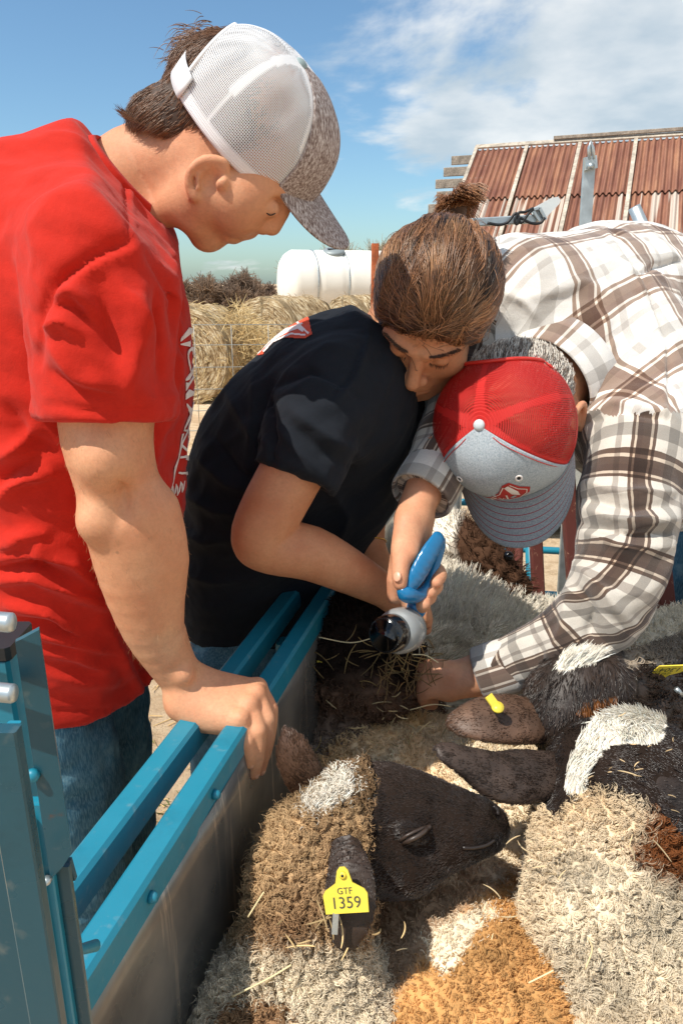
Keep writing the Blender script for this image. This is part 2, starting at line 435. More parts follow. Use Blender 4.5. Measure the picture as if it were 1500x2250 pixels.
def sheet_mat():
    b = NB('scuffed_sheet_steel'); o = b.obj()
    c = b.ramp(b.noise(3.2, 6, rough=.6), [(.3, A(.06, .085, .095)), (.5, A(.20, .20, .19)), (.72, A(.42, .39, .35))])
    sc_ = b.noise(60, 4, vec=b.scale(o, (1, 1, .06)), rough=.6)
    c = b.mix(b.ramp(sc_, [(.58, 0.), (.66, .7)]), c, lin('c9bbaa'))
    c = b.mix(b.ramp(b.noise(18, 8, rough=.8), [(.64, 0.), (.68, .8)]), c, lin('7a5236'))
    b.set(Base_Color=c, Metallic=.55, Roughness=b.ramp(b.noise(9, 4), [(.3, .2), (.7, .42)]))
    b.bump(b.noise(5, 3), .25, .02); return b.m
MSHEET = sheet_mat()
MGALV = M('galvanised_steel', lin('b8c0c2'), .42, .75, var=.2, vs=30, var2=.12, vs2=6)
MDARK = M('dark_hardware', lin('3a3a3a'), .5, .6, var=.2)
RZ = .95
i0, i1 = Zp(392, 1800, RZ), Zp(648, 1385, RZ); o0, o1 = Zp(290, 1800, RZ), Zp(606, 1395, RZ)
rd = nrm(nrm(i1 - i0) + nrm(o1 - o0)); rn = A(rd[1], -rd[0], 0)          # along the rail, and towards the sheep
im = (i0 + i1) / 2; om = im - rn * .058
def along(base, y): return base + rd * ((y - base[1]) / rd[1])
pp = thing('livestock_pen', 'blue steel pen side with two top rails under the boy\'s hand', 'livestock pen', along(im, .9) * A(1, 1, 0))
for b_, nm in ((im, 'inner'), (om, 'outer')):
    a_, e_ = along(b_, .385), along(b_, 1.75)
    v, f = box(a_ - A(0, 0, .019), e_ - A(0, 0, .019), .028, .038, bev=.004); mk('rail', v, f, MBLUE, pp, sm=False)
for y in (.40, 1.06, 1.72):
    a_ = along(im - rn * .03, y); v, f = box(a_ - A(0, 0, .055), a_ - A(0, 0, .945), .05, .03, up=rd); mk('post', v, f, MBLUE, pp, sm=False)
# steel sheet on the sheep's side, gently dented
n1_, n2_ = 60, 30; S = np.linspace(.375, 1.75, n1_); Zs = np.linspace(.920, .06, n2_); Vs = []
for z in Zs:
    for y in S: Vs.append(along(im + rn * .012, y) * A(1, 1, 0) + A(0, 0, z))
Vs = np.array(Vs); Vs += rn * (fbm(Vs * 7, 3, 2) * .0035 + np.where(Vs[:, 2] > .90, 0, .002))[:, None]
I = np.arange(n1_ * n2_).reshape(n2_, n1_); Qs = np.stack([I[:-1, :-1].ravel(), I[1:, :-1].ravel(), I[1:, 1:].ravel(), I[:-1, 1:].ravel()], 1)
so_ = mk('sheet', Vs, Qs, MSHEET, pp); md = so_.modifiers.new('thick', 'SOLIDIFY'); md.thickness = .002; md.offset = -1
for px, py in ((445, 1735), (312, 1958), (520, 1608)):
    c = along(im, Zp(px, py, .935)[1]) + rn * .0142 - A(0, 0, .018)
    v, f = cyl([c, c + rn * .003, c + rn * .007], [.0055, .0055, .0035], 12); mk('rivet', v, f, MBLUE, pp)
v, f = merge([cyl([c + A(0, 0, -.03), c + A(0, 0, -.03) + rn * .0015], .0035, 8)]); mk('bolt_hole', v, f, MDARK, pp)

# ---- gate at the near end of the panel
ge = thing('pen_gate', 'chipped blue steel gate end with two round silver bars poking out', 'gate', H(20, 1440, .28) * A(1, 1, 0))
GY = .28
def Hg(px, py, y): return H(px, py, y - GY)
def vbar(px, py, y, zb, w_, t_, nm, mat=MBLUE, dz=0, yaw=0):
    a_ = Hg(px, py, y); e_ = A(a_[0], a_[1], zb); w_ *= .5; t_ *= .5; d_ = A(math.sin(yaw), math.cos(yaw), 0)
    v, f = box(a_, e_, w_, t_, up=d_); return mk(nm, v, f, mat, ge, sm=False)
vbar(14, 1425, .57, 0, .026, .05, 'post')
pt = Hg(14, 1421, .57); v, f = box(pt, pt + A(0, 0, .006), .015, .026, up=(0, 1, 0)); mk('post_cap', v, f, MDARK, ge, sm=False)
# flat latch plate with a slanted top
a_, b_ = Hg(34, 1412, .545), Hg(86, 1384, .545); zb = Hg(120, 1905, .545)[2]
v = [a_, b_, A(b_[0] + .001, b_[1], zb + .008), A(b_[0] - .004, b_[1], zb), A(a_[0], a_[1], zb - .007)]
v = v + [x + A(-.001, .003, 0) for x in v]; f = [(0, 1, 2, 3, 4)[::-1], (5, 6, 7, 8, 9)] + [(i, (i + 1) % 5, 5 + (i + 1) % 5, 5 + i) for i in range(5)]
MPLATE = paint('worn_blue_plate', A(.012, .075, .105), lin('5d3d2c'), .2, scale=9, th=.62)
mk('latch_plate', v, f, MPLATE, ge, sm=False)
vbar(56, 1420, .556, .30, .008, .012, 'plate_edge')
vbar(128, 1900, .552, 0, .022, .006, 'angle_face', MPLATE); vbar(119, 1893, .556, 0, .004, .022, 'angle_side')
vbar(2, 1600, .505, 0, .026, .012, 'frame_channel', MPLATE); vbar(22, 1600, .515, 0, .010, .02, 'frame_edge')
vbar(-20, 1800, .545, 0, .075, .006, 'frame_back', MPLATE); vbar(75, 1760, .55, 0, .02, .012, 'frame_tube')
for px, py in ((30, 1368), (34, 1524)):
    e_ = Hg(px, py, .535); v, f = cyl([e_ + A(-.18, .03, .002), e_ + A(-.001, 0, 0), e_], [.0039, .0039, .0033], 20); mk('round_bar', v, f, MGALV, ge)
for px, py, y, r in ((75, 1700, .545, .006), (52, 1820, .512, .005), (70, 1950, .53, .005), (106, 1930, .545, .004)):
    c = Hg(px, py, y); v, f = cyl([c, c + A(0, -.002, 0), c + A(0, -.0035, 0)], [r * .5, r * .5, r * .3], 10); mk('bolt', v, f, MBLUE if r > .0052 else MGALV, ge)
c = Hg(150, 1965, .56); v, f = cyl([c, A(c[0] + .0005, c[1], c[2] - .035), A(c[0] + .006, c[1] + .01, c[2] - .043)], .003, 10); mk('latch_rod', v, f, MBLUE, ge)
v, f = box(Hg(134, 1890, .556), Hg(146, 1932, .556), .01, .003, up=(0, 1, 0)); mk('latch_tab', v, f, MPLATE, ge, sm=False)

# ---- rear side of the pen: rust-red posts
rp = thing('pen_fence', 'rust-red square posts of the pen\'s far side behind the capped man', 'fence', H(1150, 1260, 2.0) * A(1, 1, 0))
def leanbar(p, q, y, w_, t_, mat, par, nm, bot=True, yb=None):
    a_, b_ = H(*p, y), H(*q, y if yb is None else yb); dv = b_ - a_
    if bot: b_ = a_ + dv * (a_[2] / -dv[2]) if dv[2] < 0 else b_
    v, f = box(a_, b_, w_, t_, up=(0, 1, 0)); return mk(nm, v, f, mat, par, sm=False)
for p, q, y, w_ in (((1236, 930), (1256, 1210), 1.78, .036), ((1170, 1060), (1183, 1330), 1.86, .032), ((1118, 1100), (1128, 1330), 1.96, .026), ((1442, 1140), (1470, 1400), 1.78, .042), ((884, 1000), (858, 1240), 1.95, .03), ((940, 850), (905, 980), 2.0, .05), ((1490, 1090), (1496, 1340), 2.1, .03)):
    leanbar(p, q, y, w_, .03, MRUST, rp, 'post')
for z, y in ((.42, 1.99), (.12, 1.99)):
    v, f = box(A(.1, y, z), A(1.15, y - .1, z), .03, .04); mk('cross_bar', v, f, MRUST, rp, sm=False)
c = H(1142, 1120, 1.93); v, f = cyl([c, A(c[0] + .01, c[1], .62), A(c[0] + .012, c[1], .6)], [.012, .012, .008], 10); mk('drop_pin', v, f, MRUST, rp)
sh = thing('sheet_board', 'scuffed grey metal sheet behind the dark-faced sheep', 'metal sheet', H(1085, 1300, 1.98) * A(1, 1, 0))
a_, b_ = H(1058, 1190, 1.98), H(1108, 1190, 1.98); v, f = box(A((a_[0] + b_[0]) / 2, 1.98, a_[2]), A((a_[0] + b_[0]) / 2, 1.98, 0), b_[0] - a_[0], .006, up=(0, 1, 0)); mk('sheet', v, f, MSHEET, sh, sm=False)
v, f = box(A(a_[0], 1.985, a_[2] + .006), A(b_[0], 1.985, a_[2] + .006), .02, .012); mk('sheet_rim', v, f, MRUST, sh, sm=False)
# blue tube corral panel beyond
bp = thing('corral_fence', 'blue tubular corral fence standing beyond the rust-red posts', 'fence', A(.6, 2.6, 0))
for z in (.30, .48, .66, .84, 1.0):
    v, f = cyl([A(.12, 2.75, z - .03), A(.6, 2.62, z), A(1.5, 2.4, z + .03)], .014, 10); mk('rail', v, f, MBLUE, bp)
for x in (.14, .64, 1.45):
    y = 2.75 - (x - .12) * .25; v, f = cyl([A(x, y, 0), A(x + .01, y, 1.04)], .018, 10); mk('upright', v, f, MBLUE, bp)
v, f = cyl([H(1165, 1180, 2.5), A(H(1176, 1330, 2.5)[0], 2.45, 0)], .02, 10); mk('brace', v, f, MBLUE, bp)
b2 = thing('corral_gate', 'small blue tubular corral gate seen between the man and the woman', 'gate', H(900, 1050, 2.5) * A(1, 1, 0))
for px in (884, 930):
    c = H(px, 960, 2.5); v, f = cyl([c + A(0, 0, .15), c * A(1, 1, 0)], .013, 10); mk('upright', v, f, MBLUE, b2)
for py in (1048, 955, 1120, 1200):
    v, f = cyl([H(872, py, 2.5), H(960, py - 4, 2.55)], .011, 10); mk('rail', v, f, MBLUE, b2)
# galvanised trailer side standing behind the man
gs = thing('galvanised_trough', 'pale galvanised trough behind the blue corral fence', 'trough', A(1.3, 4.3, 0))
v, f = box(A(.9, 4.3, .33), A(2.2, 4.2, .33), .5, .5); mk('tank', v, f, MGALV, gs, sm=False)
v, f = merge([box(A(.9, 4.03, .6), A(2.2, 3.93, .6), .04, .03)]); mk('rim', v, f, MGALV, gs, sm=False)
for x in (1.0, 2.1):
    v, f = box(A(x, 4.1, .09), A(x, 4.5, .09), .06, .16); mk('foot', v, f, MGALV, gs, sm=False)

# ---- galvanised uprights and arm above the man's back
hp = thing('hook_post', 'galvanised flat post with a hook on top rising behind the man\'s back', 'post', H(1297, 480, 2.3) * A(1, 1, 0))
a_ = H(1294, 348, 2.3); e_ = H(1302, 500, 2.3); v, f = box(a_, A(e_[0] + .03, 2.3, 0), .034, .012, up=(0, 1, 0)); mk('post', v, f, MGALV, hp, sm=False)
v, f = box(H(1295, 344, 2.285), H(1297, 372, 2.285), .036, .014, up=(0, 1, 0)); mk('clevis', v, f, MGALV, hp, sm=False)
c0 = H(1296, 366, 2.275); v, f = cyl([c0, c0 + A(0, -.012, 0)], .009, 12); mk('bolt', v, f, MGALV, hp)
c0 = H(1294, 350, 2.28); v, f = cyl([c0, c0 + A(-.004, 0, .03), c0 + A(-.001, 0, .045), c0 + A(.006, 0, .03), c0 + A(.012, 0, .0)], .005, 10); mk('hook', v, f, MGALV, hp)
pi = thing('pipe_post', 'short galvanised pipe end leaning above the plaid shirt', 'pipe', H(1410, 500, 2.2) * A(1, 1, 0))
a_ = H(1392, 455, 2.2); e_ = H(1412, 500, 2.2); dv = e_ - a_; b_ = a_ + dv * (a_[2] / -dv[2]); v, f = cyl([a_, b_], .017, 16); mk('pipe', v, f, MGALV, pi)
ar = thing('latch_arm', 'galvanised latch arm with a wing plate and black wire wrapped round it', 'latch arm', H(1180, 480, 2.2) * A(1, 1, 0))
v, f = box(H(1020, 490, 2.22), H(1176, 481, 2.2), .026, .022); mk('arm', v, f, MGALV, ar, sm=False)
pl = [(1168, 458), (1210, 435), (1226, 432), (1231, 440), (1228, 448), (1190, 487), (1178, 482)]
v = [H(x, y, 2.185) for x, y in pl] + [H(x, y, 2.192) for x, y in pl]; k = len(pl); f = [tuple(range(k))[::-1], tuple(range(k, 2 * k))] + [(i, (i + 1) % k, k + (i + 1) % k, k + i) for i in range(k)]
MWH = M('white_coated_plate', lin('dfe2e0'), .4, .1, var=.06); mk('wing_plate', v, f, MWH, ar, sm=False)
v, f = merge([box(H(1168, 462, 2.18), H(1184, 486, 2.18), .008, .02, up=(0, 1, 0)), box(H(1183, 457, 2.18), H(1197, 483, 2.18), .008, .02, up=(0, 1, 0)), box(H(1168, 462, 2.18), H(1183, 457, 2.18), .008, .02, up=(0, 1, 0))]); mk('buckle', v, f, MGALV, ar, sm=False)
wp = [(1070, 490), (1095, 494), (1115, 488), (1130, 470), (1138, 474), (1136, 492), (1130, 486), (1138, 468), (1152, 466), (1170, 458), (1160, 470), (1144, 490), (1140, 478), (1165, 490), (1186, 490), (1196, 478)]
MWIRE = M('black_wire', lin('1c1c1e'), .5); Q_ = crom([(H(x, y, 2.17), .004) for x, y in wp], 5); v, f = cyl([p for p, r in Q_], .0042, 6); mk('wire', v, f, MWIRE, ar)
v, f = cyl([H(1040, 490, 2.22), A(H(1040, 490, 2.22)[0] - .02, 2.25, 0)], .02, 12); mk('upright', v, f, MGALV, ar)
rpost = thing('rusty_post', 'slim rusty steel fence post in front of the white tank', 'post', H(824, 620, 6.5) * A(1, 1, 0))
a_ = H(824, 535, 6.5); v, f = box(a_, a_ * A(1, 1, 0), .062, .062, up=(0, 1, 0)); MRUST2 = M('orange_rust', lin('a5562f'), .8, var=.35, vs=9, var2=.2, vs2=40); mk('post', v, f, MRUST2, rpost, sm=False)

# ---- wire fence across the yard
wf = thing('wire_fence', 'thin welded wire fence across the sandy yard', 'fence', A(-.9, 6.2, 0))
MFW = M('fence_wire', lin('9a9a94'), .5, .6)
for z in (.25, .42, .6, .78, .96, 1.12):
    v, f = cyl([A(-3.4, 5.9, z), A(1.0, 6.3, z)], .0035, 5); mk('line_wire', v, f, MFW, wf)
for x in np.arange(-3.0, .95, .3):
    y = 5.9 + (x + 3.4) / 4.4 * .4; v, f = cyl([A(x, y, .25), A(x, y, 1.12)], .003, 5); mk('stay_wire', v, f, MFW, wf)
for x in (-3.2, .0):
    y = 5.9 + (x + 3.4) / 4.4 * .4; v, f = cyl([A(x, y + .02, 0), A(x, y + .02, 1.2)], .03, 8); mk('post', v, f, MRUST2, wf)

# ---- round hay bales
def bale_mat():
    b = NB('hay_bale'); u = b.attr('uvw'); s = b.t.nodes.new('ShaderNodeSeparateXYZ'); b.l(u.outputs['Vector'], s.inputs[0])
    v = b.n('ShaderNodeCombineXYZ'); b.l(b.math('MULTIPLY', s.outputs[0], 26), v.inputs[0]); b.l(b.math('MULTIPLY', s.outputs[1], 2.2), v.inputs[1]); b.l(b.math('MULTIPLY', s.outputs[2], 6), v.inputs[2])
    f = b.noise(1.6, 5, v.outputs[0], .7)
    c = b.ramp(f, [(.36, lin('5f4a34')), (.5, lin('b59a74')), (.62, lin('e6d8b8'))])
    b.set(Base_Color=c, Roughness=.9, Specular_IOR_Level=.1); b.bump(f, .9, .05); return b.m
MBALE = bale_mat()
def bale(px, py, y, r, L, yaw, label, loose, golden):
    c = H(px, py, y); c[2] = r * .97; t = thing('hay_bale', label, 'hay bale', c * A(1, 1, 0), 'round hay bales in the yard')
    ax = A(math.cos(yaw), math.sin(yaw), 0); up = A(0, 0, 1); sd = np.cross(ax, up); V = []; U = []
    na, nr = 72, 14; rows = [(-L / 2 - .03 * (1 - (k / nr) ** 2), r * k / nr) for k in range(nr + 1)] + [(-L / 2 + L * k / 12, r) for k in range(1, 12)] + [(L / 2, r * k / nr) for k in range(nr, -1, -1)]
    for x, q in rows:
        for j in range(na):
            a = 2 * math.pi * j / na; p = c + ax * x + (up * math.cos(a) + sd * math.sin(a)) * max(q, .002); V.append(p)
            U.append((q + .012 * a if abs(x) >= L / 2 - 1e-6 else x * .6, a * 1.0, 0 if abs(x) > L / 2 - 1e-6 else 5))
    V = np.array(V); I = np.arange(len(V)).reshape(len(rows), na); J = np.roll(I, -1, 1)
    Qd = np.stack([I[:-1].ravel(), I[1:].ravel(), J[1:].ravel(), J[:-1].ravel()], 1); nn = vnormals(V, Qd)
    V = V + nn * (fbm(V * 6, 2, 3) * .03)[:, None]; V[:, 2] = np.maximum(V[:, 2], .0)
    mk('bale_roll', V, Qd, MBALE, t, uvw=U)
    q, W = sample(V, Qd, loose); p = interp(V, Qd, q, W); m = interp(nn, Qd, q, W)
    tg = np.cross(m, ax) * RNG.choice([-1, 1], (loose, 1)) + RNG.normal(0, .5, (loose, 3)) + m * RNG.uniform(.05, .5, (loose, 1))
    tg /= np.linalg.norm(tg, axis=1)[:, None]; ln = RNG.uniform(.05, .2, loose)
    K = np.linspace(0, 1, 4); pts = p[:, None] + tg[:, None] * (ln[:, None] * K)[:, :, None] - A(0, 0, 1) * (ln[:, None] * K ** 2)[:, :, None] * .35
    pts[:, :, 2] = np.maximum(pts[:, :, 2], .003)
    cl = (lin('d8bd88') if golden else lin('c3a982')) * RNG.uniform(.5, 1.15, (loose, 1)); hairs('loose_straw', pts, [.0035, .0035, .003, .0015], cl, MSTRAW, t)
    return t, c
_, cb = bale(432, 760, 9.6, .60, 1.0, 1.40, 'ragged golden hay bale shedding straw beside the boy\'s chest', 2600, True)
bale(632, 735, 12.0, .63, 1.3, 1.05, 'tightly rolled grey-brown hay bale showing its spiral end below the white tank', 1100, False)
bale(820, 720, 13.5, .63, 1.4, .7, 'pale hay bale top showing between the white tank and the woman\'s back', 900, False)
n = 2600; c0 = cb + A(.55, .15, .1); a = RNG.uniform(0, 6.28, n); rr = np.sqrt(RNG.uniform(0, 1, n)) * 1.0
r0 = np.stack([c0[0] + rr * np.cos(a) * .8, c0[1] + rr * np.sin(a) * .6, np.zeros(n)], 1)
hh = np.clip(.95 - np.abs(r0[:, 0] - c0[0]) * .9, .05, 1.4) * .9; r0[:, 2] = RNG.uniform(0, 1, n) ** .6 * hh * 1.45
dr = RNG.normal(0, 1, (n, 3)) * A(1, 1, .8); dr[:, 2] -= .3; dr /= np.linalg.norm(dr, axis=1)[:, None]; ln = RNG.uniform(.08, .3, n); K = np.linspace(0, 1, 4)
pts = r0[:, None] + dr[:, None] * (ln[:, None] * K)[:, :, None]; pts[:, :, 2] = np.maximum(pts[:, :, 2], .003)
hp_ = hairs('straw_pile', pts, [.004, .004, .003, .002], lin('dcc08a') * RNG.uniform(.55, 1.15, (n, 1)), MSTRAW, None)

# ---- white poly tank on a trailer
tk = thing('water_tank', 'white plastic tank with a grey lid lying on a trailer behind the bales', 'tank', H(720, 640, 17) * A(1, 1, 0))
MPOLY = M('white_poly', lin('eeeae0'), .45, var=.06, vs=2); c0 = H(612, 632, 17.0); axd = nrm(A(1, .28, 0)); Rt = .72; c0 = A(c0[0], c0[1], 1.42)
prof = [(0, .02), (.02, .3), (.06, .5), (.14, .62), (.24, .69)]
for s_ in np.linspace(.3, 3.4, 40): prof.append((s_, .72 - (.03 if abs((s_ - .75)) < .04 or abs(s_ - 1.45) < .04 or abs(s_ - 2.2) < .04 or abs(s_ - 2.9) < .04 else 0)))
prof += [(3.5, .68), (3.6, .5), (3.63, .02)]
v, f = cyl([c0 + axd * x for x, _ in prof], [r for _, r in prof], 48); mk('tank_body', v, f, MPOLY, tk)
for s_ in (.75, 1.45, 2.2, 2.9):
    ring = [c0 + axd * s_ + .715 * (A(0, 0, 1) * math.cos(a) + np.cross(axd, A(0, 0, 1)) * math.sin(a)) for a in np.linspace(0, 2 * math.pi, 49)]
    v, f = cyl(ring, .014, 6, False); mk('strap', v, f, MGALV, tk)
lc = c0 + axd * 1.28 + A(0, -.24, .70) ; lu = nrm(lc - (c0 + axd * 1.28)); v, f = cyl([lc - lu * .08, lc - lu * .01, lc + lu * .02, lc + lu * .03], [.24, .24, .22, .05], 28); lid = mk('lid', v, f, M('grey_lid', lin('8d9596'), .5, .2), tk)
v, f = box(lc + lu * .035 - axd * .14, lc + lu * .035 + axd * .14, .04, .02, up=lu); mk('handle', v, f, MDARK, lid, sm=False)
for s_ in (.6, 2.9):
    b_ = c0 + axd * s_; v, f = box(A(b_[0], b_[1] - .6, .62), A(b_[0], b_[1] + .6, .62), .12, .24); mk('saddle', v, f, MRUST, tk, sm=False)
for o_ in (-.45, .45):
    v, f = box(c0 + axd * .1 + A(0, o_, -.96), c0 + axd * 3.5 + A(0, o_, -.96), .08, .1); mk('trailer_beam', v, f, MRUST, tk, sm=False)
    for s_ in (1.3, 2.1):
        b_ = c0 + axd * s_ + A(0, o_ * 1.7, -1.08); v, f = cyl([b_ + A(0, -.09, 0), b_ + A(0, -.1, 0), b_ + A(0, .1, 0), b_ + A(0, .09, 0)], [.2, .34, .34, .2], 28); wh = mk('wheel', v, f, M('tyre', lin('2a2826'), .9), tk)

# ---- barn with rusty corrugated roof
az = math.radians(21); e1 = A(math.sin(az), math.cos(az), 0); e2 = A(math.cos(az), -math.sin(az), 0); pit = math.radians(35)
dn = -(e1 * math.cos(pit) + A(0, 0, 1) * math.sin(pit)); RL = H(1047, 331, 13.0); rn_ = np.cross(e2, -dn); rn_ = rn_ if rn_[2] > 0 else -rn_
bn = thing('barn', 'old barn with a rusty corrugated metal roof and weathered board ends', 'barn', (RL + dn * 2.5) * A(1, 1, 0))
def roof_mat():
    b = NB('rusty_corrugated_iron'); u = b.attr('uvw'); s = b.t.nodes.new('ShaderNodeSeparateXYZ'); b.l(u.outputs['Vector'], s.inputs[0])
    v = b.n('ShaderNodeCombineXYZ'); b.l(b.math('MULTIPLY', s.outputs[0], 9), v.inputs[0]); b.l(b.math('MULTIPLY', s.outputs[1], .9), v.inputs[1])
    f = b.noise(1.0, 5, v.outputs[0], .6)
    c = b.ramp(f, [(.3, lin('70483c')), (.5, lin('8f6350')), (.68, lin('a87a5e')), (.8, lin('bd9472'))])
    c = b.mix(b.ramp(b.noise(3, 4), [(.4, 0.), (.7, .4)]), c, lin('6d4038'))
    v2 = b.n('ShaderNodeCombineXYZ'); b.l(b.math('MULTIPLY', s.outputs[0], 13), v2.inputs[0]); b.l(b.math('MULTIPLY', s.outputs[1], .25), v2.inputs[1]); v2.inputs[2].default_value = 7
    wht = b.ramp(b.noise(1.0, 2, v2.outputs[0]), [(.54, 0.), (.58, .9)])
    c = b.mix(b.math('MULTIPLY', wht, s.outputs[2]), c, lin('c4b8ab'))
    b.set(Base_Color=c, Roughness=.75, Metallic=.0, Specular_IOR_Level=.3); b.bump(b.noise(30, 4), .2, .01); return b.m
MROOF = roof_mat(); MSTRIP = M('pale_zinc_strip', lin('b3a797'), .7, .1, var=.3, vs=5, var2=.15, vs2=20)
PW = .80; MWOOD = M('weathered_wood', lin('8f8478'), .9, var=.3, vs=12, var2=.2, vs2=50, bump=.5, bs=40, bd=.01)
for k in range(7):
    for row, (s0, s1) in enumerate(((0.05, 1.52), (1.47, 3.3))):
        nx, ny = 90, 4; V = []; U = []
        for j in range(ny + 1):
            for i in range(nx + 1):
                x = k * PW + .03 + (PW - .06) * i / nx; s_ = s0 + (s1 - s0) * j / ny
                V.append(RL + e2 * x + dn * s_ + rn_ * (.022 * math.sin(2 * math.pi * x / .085) + (0.03 if row == 0 else 0))); U.append((x, s_, float(row)))
        I = np.arange(len(V)).reshape(ny + 1, nx + 1); Qr = np.stack([I[:-1, :-1].ravel(), I[1:, :-1].ravel(), I[1:, 1:].ravel(), I[:-1, 1:].ravel()], 1)
        mk('roof_sheet', V, Qr, MROOF, bn, uvw=U)
for k in range(8):
    v, f = box(RL + e2 * (k * PW) + dn * .02 + rn_ * .05, RL + e2 * (k * PW) + dn * 3.3 + rn_ * .035, .055, .03, up=rn_); mk('roof_strip', v, f, MSTRIP, bn, sm=False)
v, f = box(RL - e2 * .02 + rn_ * .06, RL + e2 * 5.7 + rn_ * .06, .10, .03, up=rn_); mk('ridge_cap', v, f, MSTRIP, bn, sm=False)
v, f = box(RL + e2 * 1.2 + rn_ * .09 + A(0, 0, .03), RL + e2 * 5.7 + rn_ * .09 + A(0, 0, .05), .05, .05); mk('ridge_board', v, f, MWOOD, bn, sm=False)
for k in range(8):
    c = RL + dn * (.18 + k * .36) - rn_ * .05; v, f = box(c - e2 * (.38 + .05 * (k % 3)), c + e2 * .3, .05, .13, up=(0, 0, 1)); mk('purlin_end', v, f, MWOOD, bn, sm=False)
back = e1 * 2.5
ev = RL + dn * 3.2; zb = ev[2]
for k in range(19):
    a_ = ev + e2 * (.1 + k * .3) + e1 * .2; v, f = box(A(a_[0], a_[1], 0), A(a_[0], a_[1], zb + .05), .285, .03, up=e1); mk('wall_board', v, f, MWOOD, bn, sm=False)
v = [RL + e2 * .05, RL + e2 * .05 + dn * 3.2, (RL + e2 * .05 + dn * 3.2) * A(1, 1, 0), (RL + e2 * .05 + e1 * 2.6) * A(1, 1, 0), RL + e2 * .05 + e1 * 2.6 - A(0, 0, 1.8)]
v = [x - rn_ * .06 for x in v]; v = v + [x + e2 * .04 for x in v]; k = 5; f = [tuple(range(k))[::-1], tuple(range(k, 2 * k))] + [(i, (i + 1) % k, k + (i + 1) % k, k + i) for i in range(k)]
mk('gable_wall', v, f, MWOOD, bn, sm=False)
v = [RL, RL + e2 * 5.6, RL + e2 * 5.6 + e1 * 2.6 - A(0, 0, 1.8), RL + e1 * 2.6 - A(0, 0, 1.8)]; v = v + [x - A(0, 0, .04) for x in v]; mk('rear_roof', v, [(0, 1, 2, 3), (7, 6, 5, 4), (0, 4, 5, 1), (1, 5, 6, 2), (2, 6, 7, 3), (3, 7, 4, 0)], MSTRIP, bn, sm=False)

# ---- scrubby bare trees
MTWIG = M('dry_twigs', None, .9)
MBARK = M('grey_bark', lin('6d5c50'), .95, var=.3, vs=6)
def tree(px, y, hgt, wd, label, seed, cl, pale=False):
    r = np.random.default_rng(seed); base = H(px, 640, y) * A(1, 1, 0); t = thing('scrub_tree', label, 'tree', base, 'bare scrub trees beyond the yard')
    segs = []; tw = []
    def grow(p, d, L, rad, lev):
        q = p + d * L; segs.append((p, q, rad, rad * .7))
        if lev == 0:
            return
        for _ in range(3 if lev > 1 else 3):
            nd = nrm(d + r.normal(0, .55, 3) * A(1.2, 1.2, .7) + A(0, 0, .12)); grow(p + d * L * r.uniform(.5, 1), nd, L * r.uniform(.6, .85), rad * .6, lev - 1)
    for _ in range(4):
        grow(base + A(r.normal(0, wd * .12), r.normal(0, wd * .12), 0), nrm(A(r.normal(0, .5) * wd / hgt, r.normal(0, .4), 1)), hgt * .34, .06, 3)
    v, f = merge([cyl([a, b], [ra, rb], 5) for a, b, ra, rb in segs[:60]]); mk('trunk', v, f, MBARK, t)['kind'] = 'stuff'
    n_ = 5200; S_ = segs; idx = r.integers(len(S_) // 8, len(S_), n_); tt = r.random(n_); a = np.array([S_[i][0] for i in idx]); b = np.array([S_[i][1] for i in idx]); p = a + (b - a) * tt[:, None]
    d = (b - a) / np.linalg.norm(b - a, axis=1)[:, None] + r.normal(0, .8, (n_, 3)); d /= np.linalg.norm(d, axis=1)[:, None]; L = r.uniform(.15, .6, n_) * hgt / 3
    K = np.linspace(0, 1, 4); pts = p[:, None] + d[:, None] * (L[:, None] * K)[:, :, None] + r.normal(0, .03, (n_, 4, 3)) * K[None, :, None]
    hairs('crown', pts, [.014, .011, .010, .006], cl * r.uniform(.55, 1.2, (n_, 1)), MTWIG, t)
tree(430, 26, 2.1, 1.6, 'brown leafless scrub tree with a domed crown, next to the boy\'s chest', 3, lin('8a735f'))
tree(520, 27, 2.3, 1.8, 'taller twiggy scrub tree with wispy upright branches behind the rolled bale', 8, lin('8a7462'))
tree(575, 30, 1.7, 1.8, 'low dense brown scrub bush touching the end of the white tank', 12, lin('7c6656'))
tree(800, 42, 4.9, 2.6, 'pale sparse tree with dry yellow-grey twigs above the tank', 21, lin('b7aa92'))
tree(862, 40, 4.2, 2.4, 'darker olive bush against the sky beside the rusty post', 33, lin('8f8a6c'))
tree(690, 44, 3.2, 3.2, 'distant grey thicket showing past the end of the tank', 41, lin('93836f'))
# ================================================================== PEOPLE
def skin_mat(name, base, flush):
    b = NB(name)
    c = b.mix(b.ramp(b.noise(22, 5, rough=.6), [(.35, 0.), (.7, .8)]), base, flush); c = b.mix(b.ramp(b.noise(260, 3, rough=.7), [(.4, 0.), (.75, .4)]), c, base * .6); c = b.mix(b.ramp(b.noise(9, 3), [(.45, 0.), (.7, .35)]), c, base * A(.8, .62, .5))
    c = b.mix(b.ramp(b.noise(150, 4), [(.55, 0.), (.8, .25)]), c, base * .55)
    sp = b.noise(60, 1); c = b.mix(b.ramp(sp, [(.80, 0.), (.83, .5)]), c, base * .4)
    b.set(Base_Color=c, Roughness=b.ramp(b.noise(60, 3), [(.3, .48), (.7, .68)]), Specular_IOR_Level=.35, Subsurface_Weight=.12, Subsurface_Scale=.01)
    b.b.inputs['Subsurface Radius'].default_value = (1, .35, .2)
    b.bump(b.noise(650, 4, rough=.7), .35, .0014); b.bump(b.noise(70, 4), .25, .003); return b.m
MSK_B = skin_mat('tanned_skin', lin('d9a07a'), lin('cd8662'))
MSK_W = skin_mat('warm_skin', lin('cf9670'), lin('bd7856'))
MSK_M = skin_mat('ruddy_skin', lin('d8a380'), lin('c27a5a'))
